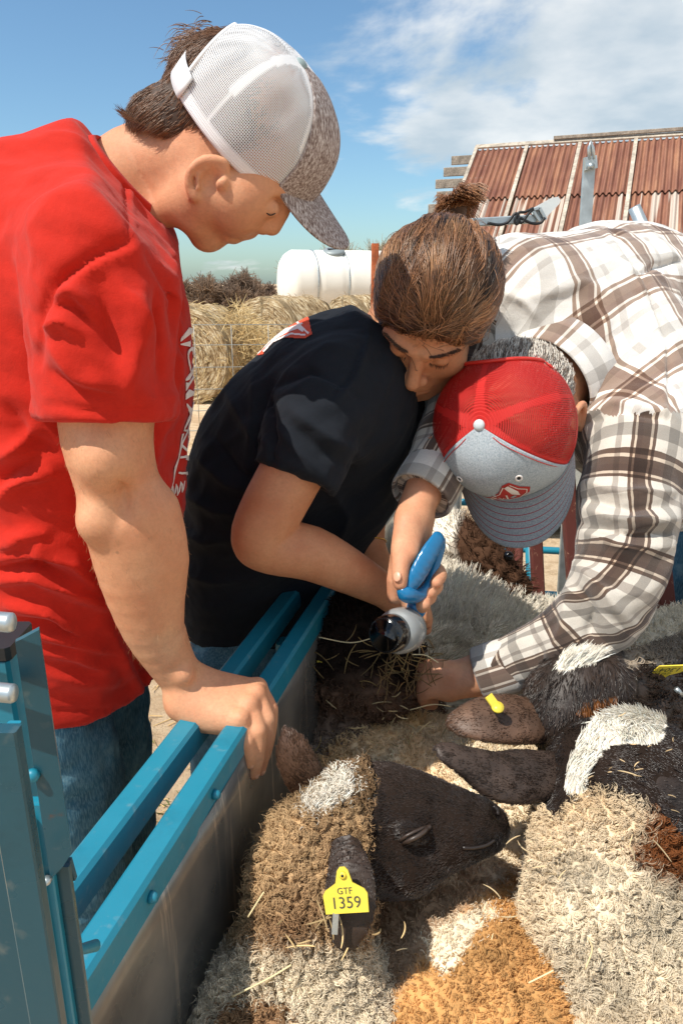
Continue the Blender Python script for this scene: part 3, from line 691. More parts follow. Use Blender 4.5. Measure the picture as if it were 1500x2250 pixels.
MNAIL = M('finger_nail', lin('d9a285'), .35)
def cloth_mat(name, col, attr=False, weave=900., fuzz=.35, rough=.9, var=.1, sheen=.25):
    b = NB(name)
    c = b.attr('col').outputs['Color'] if attr else (*map(float, col), 1)
    c = b.mix(1., c, b.ramp(b.noise(35, 5, rough=.7), [(.3, 1 - var), (.7, 1 + var)]), 'MULTIPLY')
    b.set(Base_Color=c, Roughness=rough, Specular_IOR_Level=.15, Sheen_Weight=sheen, Sheen_Roughness=.5)
    b.bump(b.noise(weave, 3, rough=.7), fuzz, .0012); b.bump(b.noise(45, 5, rough=.6), .22, .006); return b.m
MRED = cloth_mat('red_cotton', A(.50, .020, .010), sheen=.08); MBLK = cloth_mat('black_cotton', A(.012, .015, .021), fuzz=.3, sheen=.04)
def jeans_mat():
    b = NB('blue_denim'); o = b.obj()
    c = b.ramp(b.noise(14, 5, rough=.65), [(.3, lin('26485c')), (.55, lin('447086')), (.75, lin('86a9b4'))])
    wv = b.noise(700, 2, vec=b.scale(o, (1, 1, .12))); c = b.mix(b.ramp(wv, [(.4, 0.), (.7, .45)]), c, lin('8fb0b8'))
    b.set(Base_Color=c, Roughness=.85, Specular_IOR_Level=.15); b.bump(wv, .3, .001); b.bump(b.noise(40, 4), .3, .006); return b.m
MJEAN = jeans_mat()
def hair_mat(name, rough=.38, spec=.6):
    b = NB(name); b.set(Base_Color=b.attr('col').outputs['Color'], Roughness=rough, Specular_IOR_Level=spec); return b.m
MHAIR = hair_mat('hair'); MFUR = hair_mat('short_fur', .34, .6); MWOOL = hair_mat('wool', .85, .1)
MSHOE = M('boot_leather', lin('4a3324'), .6, var=.2)
def wrinkle(V, Q, amp, dirs, seed, sc_=(3, 14), mask=None):
    n = vnormals(V, Q); e = np.stack([nrm(d) for d in dirs]); p = V @ e.T
    f = fbm(p * A(sc_[0], sc_[1], sc_[1]) + 3 * seed, seed, 3); r = 1 - np.abs(f) * 1.6
    D = amp * np.clip(r, -.6, 1)
    return V + n * (D if mask is None else D * mask)[:, None]
def legs_down(B, hip, foot_l, foot_r, r0, r1):
    for ft in (foot_l, foot_r):
        kn = (hip + ft) / 2 + A(.02, 0, 0); B.chain([(hip * .8 + ft * .2, r0), (kn, (r0 + r1) / 2), (ft + A(0, 0, .1), r1)], k=.03, sub=3)
def boots(par, feet, d):
    for ft in feet:
        B = Blob(.012).chain([(ft + A(0, 0, .14), .05), (ft + A(0, 0, .05), .05), (ft + d * .14 + A(0, 0, .035), .042)], k=.02).plane(ft, (0, 0, -1)); v, q = B.mesh(); mk('boot', v, q, MSHOE, par)

def on_mesh(V, Qd, pts, off):
    from mathutils.bvhtree import BVHTree
    key = id(V)
    if key not in on_mesh.c: on_mesh.c[key] = BVHTree.FromPolygons([tuple(x) for x in V], [tuple(map(int, q)) for q in Qd])
    o = []
    for p in pts:
        c_, n_, i_, d_ = on_mesh.c[key].find_nearest(Vector(p)); o.append(np.array(c_) + np.array(n_) * off)
    return o
on_mesh.c = {}
# ------------------------------------------------------------------ caps (local frame: f forward, u up, s sideways)
def mesh_mat(name, base, k, hole=.35):
    b = NB(name); u = b.attr('uvw'); s = b.t.nodes.new('ShaderNodeSeparateXYZ'); b.l(u.outputs['Vector'], s.inputs[0])
    a = b.math('ABSOLUTE', b.math('MULTIPLY', b.math('SINE', b.math('MULTIPLY', s.outputs[0], k)), b.math('SINE', b.math('MULTIPLY', s.outputs[1], k * .8))))
    hol = b.math('MULTIPLY', b.math('GREATER_THAN', a, hole), s.outputs[2])
    b.set(Base_Color=base, Roughness=.55, Specular_IOR_Level=.4)
    b.bump(a, .5, .0015)
    tr = b.n('ShaderNodeBsdfTransparent'); mxs = b.n('ShaderNodeMixShader'); b.l(hol, mxs.inputs[0]); b.l(b.b.outputs[0], mxs.inputs[1]); b.l(tr.outputs[0], mxs.inputs[2]); b.l(mxs.outputs[0], b.o.inputs[0]); return b.m
def cap(par, C, f, u, s, dims, mats, front=math.radians(52), brim_len=.068, brim_drop=.35, hole=True, arch=.030, brim_up=0., brim_w=1.0, brim_a=68):
    Lf, Lb, W_, Hh, e_ = dims; f, u, s = nrm(f), nrm(u), nrm(s); MM, MFRONT, MBRIM, MBTN, MSTRAP = mats
    na, nt_ = 144, 48
    def pt(a, t, off=0.):
        ph = t * math.pi / 2; cr_, sr = max(math.cos(ph), 0) ** e_, math.sin(ph) ** .92
        Lx = Lf if math.cos(a) > 0 else Lb
        bul = 1 + .05 * math.sin(math.pi * min(t * 1.4, 1))
        return C + f * ((Lx * bul + off) * cr_ * math.cos(a)) + s * ((W_ * bul + off) * cr_ * math.sin(a)) + u * ((Hh + off) * sr)
    def ishole(a, t):
        da = abs(math.pi - abs((a + math.pi) % (2 * math.pi) - math.pi)); return hole and .10 < t < .10 + .42 * math.sqrt(max(0, 1 - (da / .62) ** 2)) and da < .62
    root = None
    for nm, mat, sel in (('mesh_panels', MM, False), ('front_panels', MFRONT, True)):
        V = []; F = []; U = []; ids = {}
        def vid(i, j):
            key = (i % na, j)
            if key not in ids:
                a = 2 * math.pi * (i % na) / na; t = j / nt_; p = pt(a, t, 0 if not sel else .0012)
                da = [abs(((a - c_ + math.pi) % (2 * math.pi)) - math.pi) for c_ in (math.radians(110), -math.radians(110), math.pi)]
                rr = math.cos(t * math.pi / 2); seam = min(da) * rr * .09 < .0035 or t < .075 or abs(abs(((a + math.pi) % (2 * math.pi)) - math.pi) - front) * rr * .09 < .004 or t > .95
                if hole and not sel and ishole(a, t + .025) != ishole(a, t - .025): seam = True
                pf = min(abs(((a + math.pi) % (2 * math.pi)) - math.pi), 9)
                if sel and pf < .03: p = p + nrm(p - C) * .0006
                ids[key] = len(V); V.append(p); U.append((a * .09 * (rr * .6 + .4) if False else a * .085, t * .15, 0. if seam else 1.))
            return ids[key]
        for i in range(na):
            for j in range(nt_):
                a = 2 * math.pi * (i + .5) / na; t = (j + .5) / nt_; fr = abs(((a + math.pi) % (2 * math.pi)) - math.pi) < front
                if fr != sel or (not sel and ishole(a, t)): continue
                q = [vid(i, j), vid(i + 1, j), vid(i + 1, j + 1), vid(i, j + 1)]; F.append(q)
        V = np.array(V)
        # soft dents
        V = V + (fbm(V * 16, 4, 2) * .0028)[:, None] * np.array([nrm(p - C) for p in V])
        o = mk(nm if root else 'cap', V, F, mat, par if root is None else root, uvw=U)
        if root is None: root = o
        md = o.modifiers.new('thick', 'SOLIDIFY'); md.thickness = .0012; md.offset = -1
    # brim
    ns, nr = 49, 13; V = []; Aw = math.radians(brim_a)
    for j in range(nr):
        for i in range(ns):
            x = -1 + 2 * i / (ns - 1); a = x * Aw; p0 = pt(a, .0); r = j / (nr - 1)
            ln = brim_len * (1 - abs(x) ** 2.6) ** .62 * r
            wd = (1 + .06 * r * (1 - abs(x) ** 6)); lat = W_ * math.sin(a) * (brim_w if r else 1) * wd
            fo = (p0 - C) @ f + ln
            V.append(C + f * fo + s * lat - u * (brim_drop * ln + arch * (lat / W_) ** 2 * (.10 + .90 * ln / brim_len) + .004) + u * (.004 + brim_up))
    I = np.arange(ns * nr).reshape(nr, ns); Qb = np.stack([I[:-1, :-1].ravel(), I[:-1, 1:].ravel(), I[1:, 1:].ravel(), I[1:, :-1].ravel()], 1)
    V = np.array(V); U = np.array([((j / (nr - 1)), i / (ns - 1), 0) for j in range(nr) for i in range(ns)])
    o = mk('brim', V, Qb, MBRIM, root, uvw=U); md = o.modifiers.new('thick', 'SOLIDIFY'); md.thickness = .0035; md.offset = 0
    md = o.modifiers.new('sub', 'SUBSURF'); md.levels = md.render_levels = 1
    # button
    B = Blob(.0018).ell(C + u * (Hh + .001), (.0085, .0085, .0055), [f, s, u]); v, q = B.mesh(); mk('button', v, q, MBTN, root)
    if hole:      # binding round the opening
        rim_ = [pt(math.pi + da, .10 + .42 * math.sqrt(max(0, 1 - (da / .62) ** 2)), .0006) for da in np.sin(np.linspace(-math.pi / 2, math.pi / 2, 40)) * .619]
        bv_, bf_ = cyl(rim_, .0028, 8); mk('opening_binding', bv_, bf_, MSTRAP, root)
    # back strap across the opening
    V = []; n_ = 24
    for k in range(n_ + 1):
        a = math.pi - .78 + 1.56 * k / n_
        for t in (.0, .14): V.append(pt(a, t, .0025))
    F = [(2 * k, 2 * k + 2, 2 * k + 3, 2 * k + 1) for k in range(n_)]; o = mk('strap', V, F, MSTRAP, root); md = o.modifiers.new('thick', 'SOLIDIFY'); md.thickness = .002
    return root, pt
# patches that lie on a curved surface: grid of points pushed onto a cap
# ------------------------------------------------------------------ BOY in red
dB = .875
boy = thing('person', 'young man in red t-shirt and white mesh cap leaning on the blue pen rail', 'person', H(150, 1600, .95) * A(1, 1, 0))
vr = nrm(P(500, 340, 1) - CAM)
PHB = math.radians(20)
SB = dB / FPX
uB = nrm(RT * .72 + UP * .69); uB = nrm(uB - vr * (uB @ vr)); fB = nrm(np.cross(uB, vr)); fB = fB if fB @ RT > 0 else -fB; sB = -vr
u0B = uB.copy(); earB = P(490, 360, dB)
uB = nrm(u0B * math.cos(PHB) - vr * math.sin(PHB)); sB = nrm(-vr * math.cos(PHB) - u0B * math.sin(PHB))
def Bh(px, py, lat=0.):
    b = P(px, py, dB); uu = np.clip((b - earB) @ u0B, -.12, .16); return b - vr * uu * math.tan(PHB) + sB * lat
axB = [fB, uB, sB]
B = Blob(.0028)
B.ell(Bh(567, 270), (160 * SB, 146 * SB, .072), axB)                                     # skull
B.ell(Bh(560, 405), (78 * SB, 88 * SB, .060), axB, k=.03)                               # mid face
B.chain([(Bh(505, 400), .050), (Bh(474, 470), .034), (Bh(459, 512), .0185)], k=.025, sub=2)     # jaw to chin
for l in (-1, 1): B.chain([(Bh(478, 410, .045 * l), .022), (Bh(450, 470, .035 * l), .018), (Bh(455, 512, .012 * l), .016)], k=.02)
B.ell(Bh(528, 478), (46 * SB, 44 * SB, .033), axB, k=.02)                               # muzzle
B.chain([(Bh(622, 428), .0125), (Bh(613, 466), .0115), (Bh(597, 495), .0120)], k=.012)     # nose
for l in (-1, 1): B.ell(Bh(583, 494, .0125 * l), .0075, k=.006)
B.chain([(Bh(600, 408, -.036), .008), (Bh(616, 414), .010), (Bh(600, 408, .036), .008)], k=.016)   # brow
for l in (-1, 1): B.ell(Bh(611, 436, .031 * l), (.011, .010, .012), axB, k=.008, neg=True)
for l in (-1, 1): B.ell(Bh(605, 439, .029 * l), (.0115, .0092, .0105), axB, k=.004)
B.chain([(Bh(540, 505, -.018), .0045), (Bh(551, 510), .0072), (Bh(540, 505, .018), .0045)], k=.005)   # upper lip
B.chain([(Bh(508, 516, -.016), .0055), (Bh(514, 523), .0085), (Bh(508, 516, .016), .0055)], k=.005)   # lower lip
B.chain([(Bh(530, 510, -.024), .0028), (Bh(534, 520), .0032), (Bh(530, 510, .024), .0028)], k=.003, neg=True)
B.ell(Bh(462, 516), (24 * SB, 22 * SB, .019), axB, k=.016)
B.ell(Bh(540, 430, .045), (.03, .026, .018), axB, k=.02)                                # cheek
B.chain([(H(210, 470, .95), .062), (Bh(300, 395), .0605), (Bh(385, 365), .058), (Bh(470, 350), .062)], k=.03, sub=3)   # neck
B.chain([(Bh(455, 405, .05), .014), (Bh(330, 470, .035), .016)], k=.03)
for l in (-1, 1):                                                                        # ears
    e = .074 * l
    B.ell(Bh(497, 352, e), (40 * SB, 44 * SB, .0052), axB, k=.006)
    B.chain([(Bh(466, 392, e * 1.02), .0072), (Bh(458, 366, e * 1.12), .0046), (Bh(464, 336, e * 1.16), .0048), (Bh(486, 316, e * 1.15), .0048), (Bh(512, 313, e * 1.1), .0046), (Bh(532, 322, e * 1.03), .0045), (Bh(530, 340, e * .99), .004)], k=.003, sub=3)
    B.chain([(Bh(478, 372, e * 1.08), .003), (Bh(480, 345, e * 1.1), .0034), (Bh(500, 330, e * 1.06), .0032)], k=.003, sub=2)
    B.ell(Bh(505, 356, e * 1.08), (.012, .015, .0075), axB, k=.004, neg=True)
    B.ell(Bh(523, 366, e * 1.02), (.006, .008, .005), axB, k=.004)
v1 = B.mesh()
arm = [(232, 700, .770, .052), (236, 860, .768, .051), (236, 960, .768, .048), (258, 1060, .769, .0445), (284, 1160, .772, .047), (304, 1260, .776, .0440), (334, 1370, .784, .0365), (374, 1450, .792, .029), (404, 1494, .797, .026)]
A_ = Blob(.0032); A_.chain(Hc(*arm), k=.012, sub=3)
A_.ell(H(205, 1150, .735), .013, k=.03)                # elbow point
A_.ell(H(262, 1085, .720), (.008, .022, .028), k=.018, neg=True)
A_.ell(H(232, 1010, .728), .022, k=.03); A_.chain(Hc((350, 1120, .768, .02), (368, 1230, .775, .022), (352, 1330, .782, .016)), k=.03, sub=2)
dH = .90
def hnd(*p): return [(P(a, b, d), r) for a, b, d, r in p]
Hd = Blob(.0021)
Hd.chain(Hc((334, 1370, .784, .0365), (374, 1450, .792, .029), (404, 1494, .797, .026)), k=.008, sub=3)
kn = [(528, 1583, .872, .0105), (548, 1550, .887, .011), (563, 1527, .902, .0112), (566, 1512, .92, .011)]
for i, (a, b, d, r) in enumerate(kn): Hd.chain(hnd((408 + i * 6, 1538 - i * 13, .895 + .006 * i, .021), (470 + i * 5, 1562 - i * 19, .884 + .01 * i, .0165), (a, b, d, r)), k=.016, sub=2)
Hd.chain(hnd((400, 1548, .893, .018), (450, 1580, .884, .0165), (510, 1592, .876, .011)), k=.015, sub=2)      # heel of hand
Hd.chain(hnd((418, 1500, .925, .018), (470, 1520, .945, .015), (520, 1556, .955, .011), (540, 1580, .955, .0095)), k=.014, sub=2)   # thumb, far side
fing = [((528, 1585, .872, .0105), (540, 1630, .866, .0098), (547, 1656, .868, .0088), (546, 1676, .874, .0078)),
        ((550, 1552, .887, .0108), (566, 1606, .876, .0102), (566, 1656, .878, .0092), (557, 1698, .886, .0080)),
        ((565, 1528, .902, .0110), (585, 1582, .892, .0104), (582, 1640, .893, .0094), (570, 1690, .90, .0082)),
        ((568, 1513, .92, .0108), (592, 1560, .912, .0100), (590, 1615, .914, .0092), (580, 1662, .92, .0082))]
for fg in fing: Hd.chain(hnd(*fg), k=.0022, sub=3)
for (a, b, d, r) in kn: Hd.ell(P(a, b - 5, d - .003), .0105, k=.006)
for fg in fing: a, b, d, r = fg[1]; Hd.ell(P(a - 1, b, d - .001), r * 1.08, k=.004)
Hd.ell(P(404, 1484, .872), .010, k=.012)              # ulna knob
v2 = A_.mesh(); v3 = Hd.mesh()
To = Blob(.014); To.chain(Hc((165, 640, .95, .10), (160, 1000, .95, .12), (150, 1400, .95, .12)), flat=(1, 0, 0), fs=.74); v4 = To.mesh()
Vb, Qb_ = joinm([v1, v2, v3, v4]); mk('body', Vb, Qb_, MSK_B, boy)
def arm_hair(par, vq, n_, dr, colr, L=.009):
    va, qa = vq; na_ = vnormals(va, qa); q_, W_ = sample(va, qa, n_); p = interp(va, qa, q_, W_); m = interp(na_, qa, q_, W_); d = dr - m * (m @ dr)[:, None]; d = d + m * .35 + RNG.normal(0, .3, d.shape); Kk = np.linspace(0, 1, 4)
    hairs('arm_hair', p[:, None] + d[:, None] * (RNG.uniform(.4, 1.2, n_)[:, None] * L * Kk)[:, :, None], [.00011, .0001, .00009, .00004], colr * RNG.uniform(.6, 1.2, (n_, 1)), MHAIR, par)
arm_hair(boy, v2, 1100, nrm(-UP + RT * .3), lin('b98a5c'), .0055)
for fg in fing[:3]:
    a, b, d, r = fg[-1]; t_ = nrm(P(*fg[-1][:3]) - P(*fg[-2][:3])); o_ = nrm(RT * .75 - FW * .35 - UP * .05); o_ = nrm(o_ - t_ * (o_ @ t_))
    Nl = Blob(.0012).ell(P(a, b, d) + o_ * r * .72 - t_ * .001, (.0072, .0052, .0024), [t_, np.cross(t_, o_), o_]); v, q = Nl.mesh(); mk('finger_nail', v, q, MNAIL, boy)
# eye line (lashes, brow)
MLASH = M('dark_lash', lin('22150f'), .6)
lash = [(Bh(x, y, l), .0012) for x, y, l in ((600, 444, .0405), (607, 450, .039), (614, 450, .035), (619, 445, .028))]
v, f = cyl([p for p, r in crom(lash, 4)], .0007, 6); mk('eyelashes', v, f, MLASH, boy)
# shirt
S_ = Blob(.0043)
S_.chain(Hc((160, 590, .95, .135), (168, 720, .95, .170), (170, 950, .95, .176), (155, 1250, .95, .170), (150, 1450, .95, .170), (152, 1620, .95, .172)), flat=(1, 0, 0), fs=.80, sub=3)
S_.chain(Hc((40, 560, .95, .12), (0, 760, .95, .15), (20, 1100, .95, .12)), k=.05, sub=2)
S_.chain(Hc((238, 432, .95, .064), (225, 530, .86, .080), (228, 580, .795, .075)), k=.05, sub=2)
S_.chain(Hc((238, 432, .95, .064), (225, 530, 1.04, .080), (228, 580, 1.10, .075), (235, 760, 1.12, .068)), k=.05, sub=2)
S_.chain(Hc((200, 470, .95, .082), (262, 402, .95, .0705), (330, 375, .95, .066)), k=.02)
S_.chain(Hc((230, 560, .785, .071), (228, 700, .772, .070), (232, 820, .768, .0685), (236, 960, .766, .070)), k=.012, sub=3, end=(H(236, 912, .766), nrm(H(236, 960, .766) - H(228, 800, .77))))
# collar plane and hem
ca, cb_ = H(186, 292, .95), H(356, 500, .95); cn = nrm(np.cross(cb_ - ca, A(0, 1, 0))); cn = cn if cn @ RT > 0 else -cn
S_.plane((ca + cb_) / 2, cn, k=.006)
hA = H(120, 1588, .79)
Vs_, Qs_ = None, None
F0, l0 = S_.field()
# sleeve and hem cuts made in the field itself
def cutfield(F, l, h, cond):
    ax = [l[i] + h * np.arange(F.shape[i]) for i in range(3)]
    X, Y, Z = np.meshgrid(*ax, indexing='ij'); return cond(X, Y, Z, F)
def boycut(X, Y, Z, F):
    hz_ = H(150, 1590, .80)[2]; return np.maximum(F, (hz_ + .03 * np.clip(X + .30, 0, .2) - Z))
class FB(Blob):
    def __init__(s, F, l, h): s.F, s.l, s.h = F, l, h
    def field(s, lo=None, hi=None): return s.F, s.l
F0 = cutfield(F0, l0, S_.h, boycut).astype(np.float32)
Vs_, Qs_ = FB(F0, l0, S_.h).mesh(); Vs_ = smooth(Vs_, Qs_, 2, .4)
Vs_ = wrinkle(Vs_, Qs_, .006, [(1, 0, -.25), (0, 1, 0), (.25, 0, 1)], 3, (3, 13))
Vs_ = wrinkle(Vs_, Qs_, .0018, [(1, 0, -.4), (0, 1, 0), (.4, 0, 1)], 23, (7, 30)); Vs_ = strokes(Vs_, Qs_, [
    ([(285, 530), (200, 565), (120, 620), (85, 690), (85, 800)], 14, -.007), ([(300, 545), (215, 580), (140, 630)], 14, .003),
    ([(120, 650), (165, 640), (215, 690)], 16, .008), ([(95, 720), (140, 705), (170, 730)], 14, .008), ([(115, 670), (160, 668), (200, 712)], 11, -.006),
    ([(215, 640), (235, 720), (270, 790)], 26, -.008), ([(310, 640), (300, 760), (280, 860)], 26, .009), ([(260, 620), (310, 690), (345, 790)], 18, .006), ([(120, 770), (170, 830), (240, 850)], 16, .006), ([(110, 815), (180, 860), (250, 872)], 10, -.004), ([(345, 640), (340, 720), (356, 830)], 14, -.007),
    ([(105, 888), (240, 905), (372, 885)], 5, -.0022), ([(110, 908), (240, 925), (372, 900)], 6, .002),
    ([(235, 330), (275, 400), (285, 520)], 4, -.0028), ([(245, 330), (288, 405), (298, 515)], 5, .0016),
    ([(330, 560), (385, 640), (390, 760)], 14, -.008), ([(380, 560), (400, 660), (395, 900)], 10, .004),
    ([(0, 1010), (40, 985), (70, 950)], 16, .010), ([(0, 1095), (60, 1050), (110, 1040)], 15, .011), ([(0, 1060), (50, 1025), (90, 1005)], 11, -.006), ([(0, 1200), (60, 1175), (100, 1170)], 14, .010), ([(0, 1230), (90, 1205), (160, 1235), (210, 1290)], 17, .012), ([(0, 1275), (80, 1262), (160, 1300), (230, 1330)], 16, .012), ([(0, 1248), (80, 1232), (150, 1270)], 10, -.007),
    ([(20, 1330), (110, 1345), (180, 1395)], 13, .010), ([(60, 1385), (140, 1400), (240, 1430)], 13, .010), ([(90, 1430), (170, 1440), (240, 1475)], 12, .008), ([(40, 1360), (120, 1372), (200, 1412)], 9, -.006), ([(100, 1475), (180, 1500), (260, 1500)], 16, .006),
    ([(245, 1390), (275, 1460), (320, 1540)], 14, .008), ([(285, 1380), (300, 1450), (335, 1530)], 12, -.007), ([(100, 1562), (220, 1562), (335, 1545)], 4, -.002), ([(20, 900), (60, 960), (120, 990)], 20, -.007)], 1.5)
ra, rb = ca, cb_
shirt = mk('t_shirt', Vs_, Qs_, MRED, boy)
# ribbed collar band
V = []; nC = 60; axn = nrm(Bh(385, 365) - H(230, 425, .95)); cc0 = (ca + cb_) / 2; eA = nrm((cb_ - ca) - axn * ((cb_ - ca) @ axn)); eB = np.cross(axn, eA); ra_ = np.linalg.norm(cb_ - ca) / 2 * .80
for k in range(nC):
    a = 2 * math.pi * k / nC
    for tt, ro in ((-.012, .008), (-.002, .006), (.008, .0015), (.012, -.002), (.006, -.005)):
        V.append(cc0 + cn * tt + nrm(cb_ - ca) * math.cos(a) * (ra_ + ro) * 1.02 + A(0, 1, 0) * math.sin(a) * (.0665 + ro))
I = np.arange(nC * 5).reshape(nC, 5); J = np.roll(I, -1, 0); mk('collar', V, np.stack([I[:, :-1].ravel(), J[:, :-1].ravel(), J[:, 1:].ravel(), I[:, 1:].ravel()], 1), MRED, shirt)
# white print running down the chest front
MPRINT = M('white_print', lin('e6dcd8'), .8, var=.1, vs=60)
def text_mesh(s, size):
    cu = bpy.data.curves.new('t', 'FONT'); cu.body = s; cu.size = size; cu.align_x = 'CENTER'; cu.align_y = 'CENTER'; cu.resolution_u = 3; o = bpy.data.objects.new('t', cu); COL.objects.link(o)
    dg = bpy.context.evaluated_depsgraph_get(); me = bpy.data.meshes.new_from_object(o.evaluated_get(dg)); v = np.array([tuple(x.co) for x in me.vertices]); f = [tuple(p.vertices) for p in me.polygons]
    bpy.data.objects.remove(o); bpy.data.curves.remove(cu); bpy.data.meshes.remove(me); return v, f
fx = H(395, 800, .93)[0]
def chest(z, y): return A(fx - .02, y, z)
zt, zb_ = H(400, 735, .93)[2], H(385, 1000, .93)[2]
def strip_poly(pl, wd, nm, par, V, Qd, mat, off=.0015):
    pl = [np.asarray(p, float) for p in pl]; Pn = []
    for i, p in enumerate(pl):
        t = nrm(pl[min(i + 1, len(pl) - 1)] - pl[max(i - 1, 0)]); s = nrm(np.cross(t, A(1, 0, 0))); Pn += [p + s * wd / 2, p - s * wd / 2]
    Pn = on_mesh(V, Qd, Pn, off); return np.array(Pn), [(2 * i, 2 * i + 1, 2 * i + 3, 2 * i + 2) for i in range(len(pl) - 1)]
prt = []
for k, (z0, dy0, dy1, wd) in enumerate(((0, -.10, .08, .007), (.014, -.10, .08, .007), (.05, -.11, .08, .008), (.062, -.11, .08, .005), (.073, -.11, .08, .005))):
    prt.append(strip_poly([chest(zt - z0 + .012 * tt, 1.03 + dy0 + (dy1 - dy0) * tt) for tt in np.linspace(0, 1, 10)], wd, '', None, Vs_, Qs_, None))
ring = [chest(zt - .033 + .011 * math.sin(a), 1.03 - .075 + .022 * math.cos(a)) for a in np.linspace(0, 6.28, 20)]; prt.append(strip_poly(ring, .005, '', None, Vs_, Qs_, None))
for k in range(5):
    z0 = zt - .088 - k * .013; prt.append(strip_poly([chest(z0 - .012 * ((q + k) % 2), .93 + .028 * q) for q in range(7)], .0045, '', None, Vs_, Qs_, None))
for k in range(6):
    z0 = zt - .155 - k * .007; prt.append(strip_poly([chest(z0 - .016 * tt, .935 + k % 3 * .02 + .05 * tt) for tt in np.linspace(0, 1, 6)], .003, '', None, Vs_, Qs_, None))
prt.append(strip_poly([chest(zt - .12 - .085 * tt, .93 - .02 * tt) for tt in np.linspace(0, 1, 9)], .006, '', None, Vs_, Qs_, None))
prt.append(strip_poly([chest(zt - .20 + .008 * math.sin(tt * 20), .915 + .04 * tt) for tt in np.linspace(0, 1, 14)], .003, '', None, Vs_, Qs_, None))
v, f = merge(prt); o = mk('chest_print', v, f, MPRINT, shirt, sm=False); o['kind'] = 'stuff'; md = o.modifiers.new('thick', 'SOLIDIFY'); md.thickness = .0008
# jeans
J_ = Blob(.007); hipb = H(160, 1600, .95)
J_.chain([(hipb + A(0, -.09, .08), .085), (hipb + A(.012, -.085, -.06), .083), (hipb + A(.02, -.08, -.28), .074), (A(hipb[0] + .02, .87, .12), .06)], k=.02, sub=4)
J_.chain([(hipb + A(0, .09, .08), .085), (hipb + A(0, .085, -.10), .085), (A(hipb[0], 1.04, .12), .06)], k=.02, sub=3)
v, q = J_.mesh(); v = wrinkle(v, q, .005, [(1, .2, -.2), (0, 1, 0), (.2, 0, 1)], 9, (5, 18)); mk('jeans', v, q, MJEAN, boy)
boots(boy, [A(hipb[0] + .02, .87, 0), A(hipb[0], 1.04, 0)], A(1, 0, 0))
# hair: volume at the back and sides, then strands
Hb = Blob(.0035)
Hb.ell(Bh(550, 268), (176 * SB, 146 * SB, .0755), axB); Hb.chain([(Bh(392, 268, -.03), .043), (Bh(390, 268, .03), .043)], k=.03); Hb.chain([(Bh(352, 258, -.015), .019), (Bh(352, 258, .015), .019)], k=.03)
Hb.chain([(Bh(448, 158, -.02), .024), (Bh(448, 158, .02), .024)], k=.03)
cA, cB_ = Bh(285, 262), Bh(470, 336); hn = nrm(np.cross(cB_ - cA, vr)); hn = hn if hn @ UP < 0 else -hn; Hb.plane(cA, hn, k=.006)
fa = Bh(536, 352); Hb.plane(fa, nrm(fB * .9 - uB * .35), k=.004)
vh, qh = Hb.mesh(); nh = vnormals(vh, qh); hcol = lin('6b4a33')
ho = mk('hair', vh, qh, M('dark_brown_hair_base', lin('3d291b'), .7), boy)
ph, pv, pd = proj(vh); mask = ((hn * (vh - cA)).sum(1) < .012) * 1.0
q_, W_ = sample(vh, qh, 26000, mask); p0 = interp(vh, qh, q_, W_); m0 = interp(nh, qh, q_, W_)
cmb = nrm(-RT * .80 - UP * .50); tn = cmb - m0 * (m0 @ cmb)[:, None]; tn /= np.linalg.norm(tn, axis=1)[:, None] + 1e-6
cl_, cc_ = worley(p0 * 85, 3); tn = tn + .14 * (np.stack([vnoise(cc_ * 3.1, 7 + i) for i in range(3)], 1)) + RNG.normal(0, .05, tn.shape)
K = np.linspace(0, 1, 5); ln = RNG.uniform(.014, .026, len(p0)); pts = p0[:, None] + tn[:, None] * (ln[:, None] * K)[:, :, None] + m0[:, None] * ((.001 + .0022 * RNG.random(len(p0)))[:, None] * np.sin(K * 2.8))[:, :, None] - m0[:, None] * .002
cols = hcol * RNG.uniform(.5, 1.7, (len(p0), 1)) + A(.05, .03, .015) * (RNG.random((len(p0), 1)) > .8)
hairs('hair_strands', pts, [.0003, .0003, .00027, .0002, .00008], cols, MHAIR, ho)
# tuft through the cap opening
n_ = 3000; c0 = Bh(455, 132); rt = c0 + (RNG.normal(0, 1, (n_, 3)) * .012) + sB * RNG.uniform(-.03, .03, (n_, 1)); d0 = nrm(-RT * .75 + UP * .35); dd = d0 + RNG.normal(0, .10, (n_, 3)) + .15 * np.stack([vnoise(rt * 70, i) for i in range(3)], 1); K5 = np.linspace(0, 1, 6)
pts = rt[:, None] + dd[:, None] * (RNG.uniform(.010, .022, n_)[:, None] * K5)[:, :, None] - (UP * .014 + 0)[None, None] * (K5 ** 2)[None, :, None] * RNG.uniform(.4, 1.6, n_)[:, None, None]
hairs('cap_gap_tuft', pts, [.0004, .0004, .00035, .0003, .0002, .0001], hcol * RNG.uniform(.5, 1.7, (n_, 1)), MHAIR, ho)
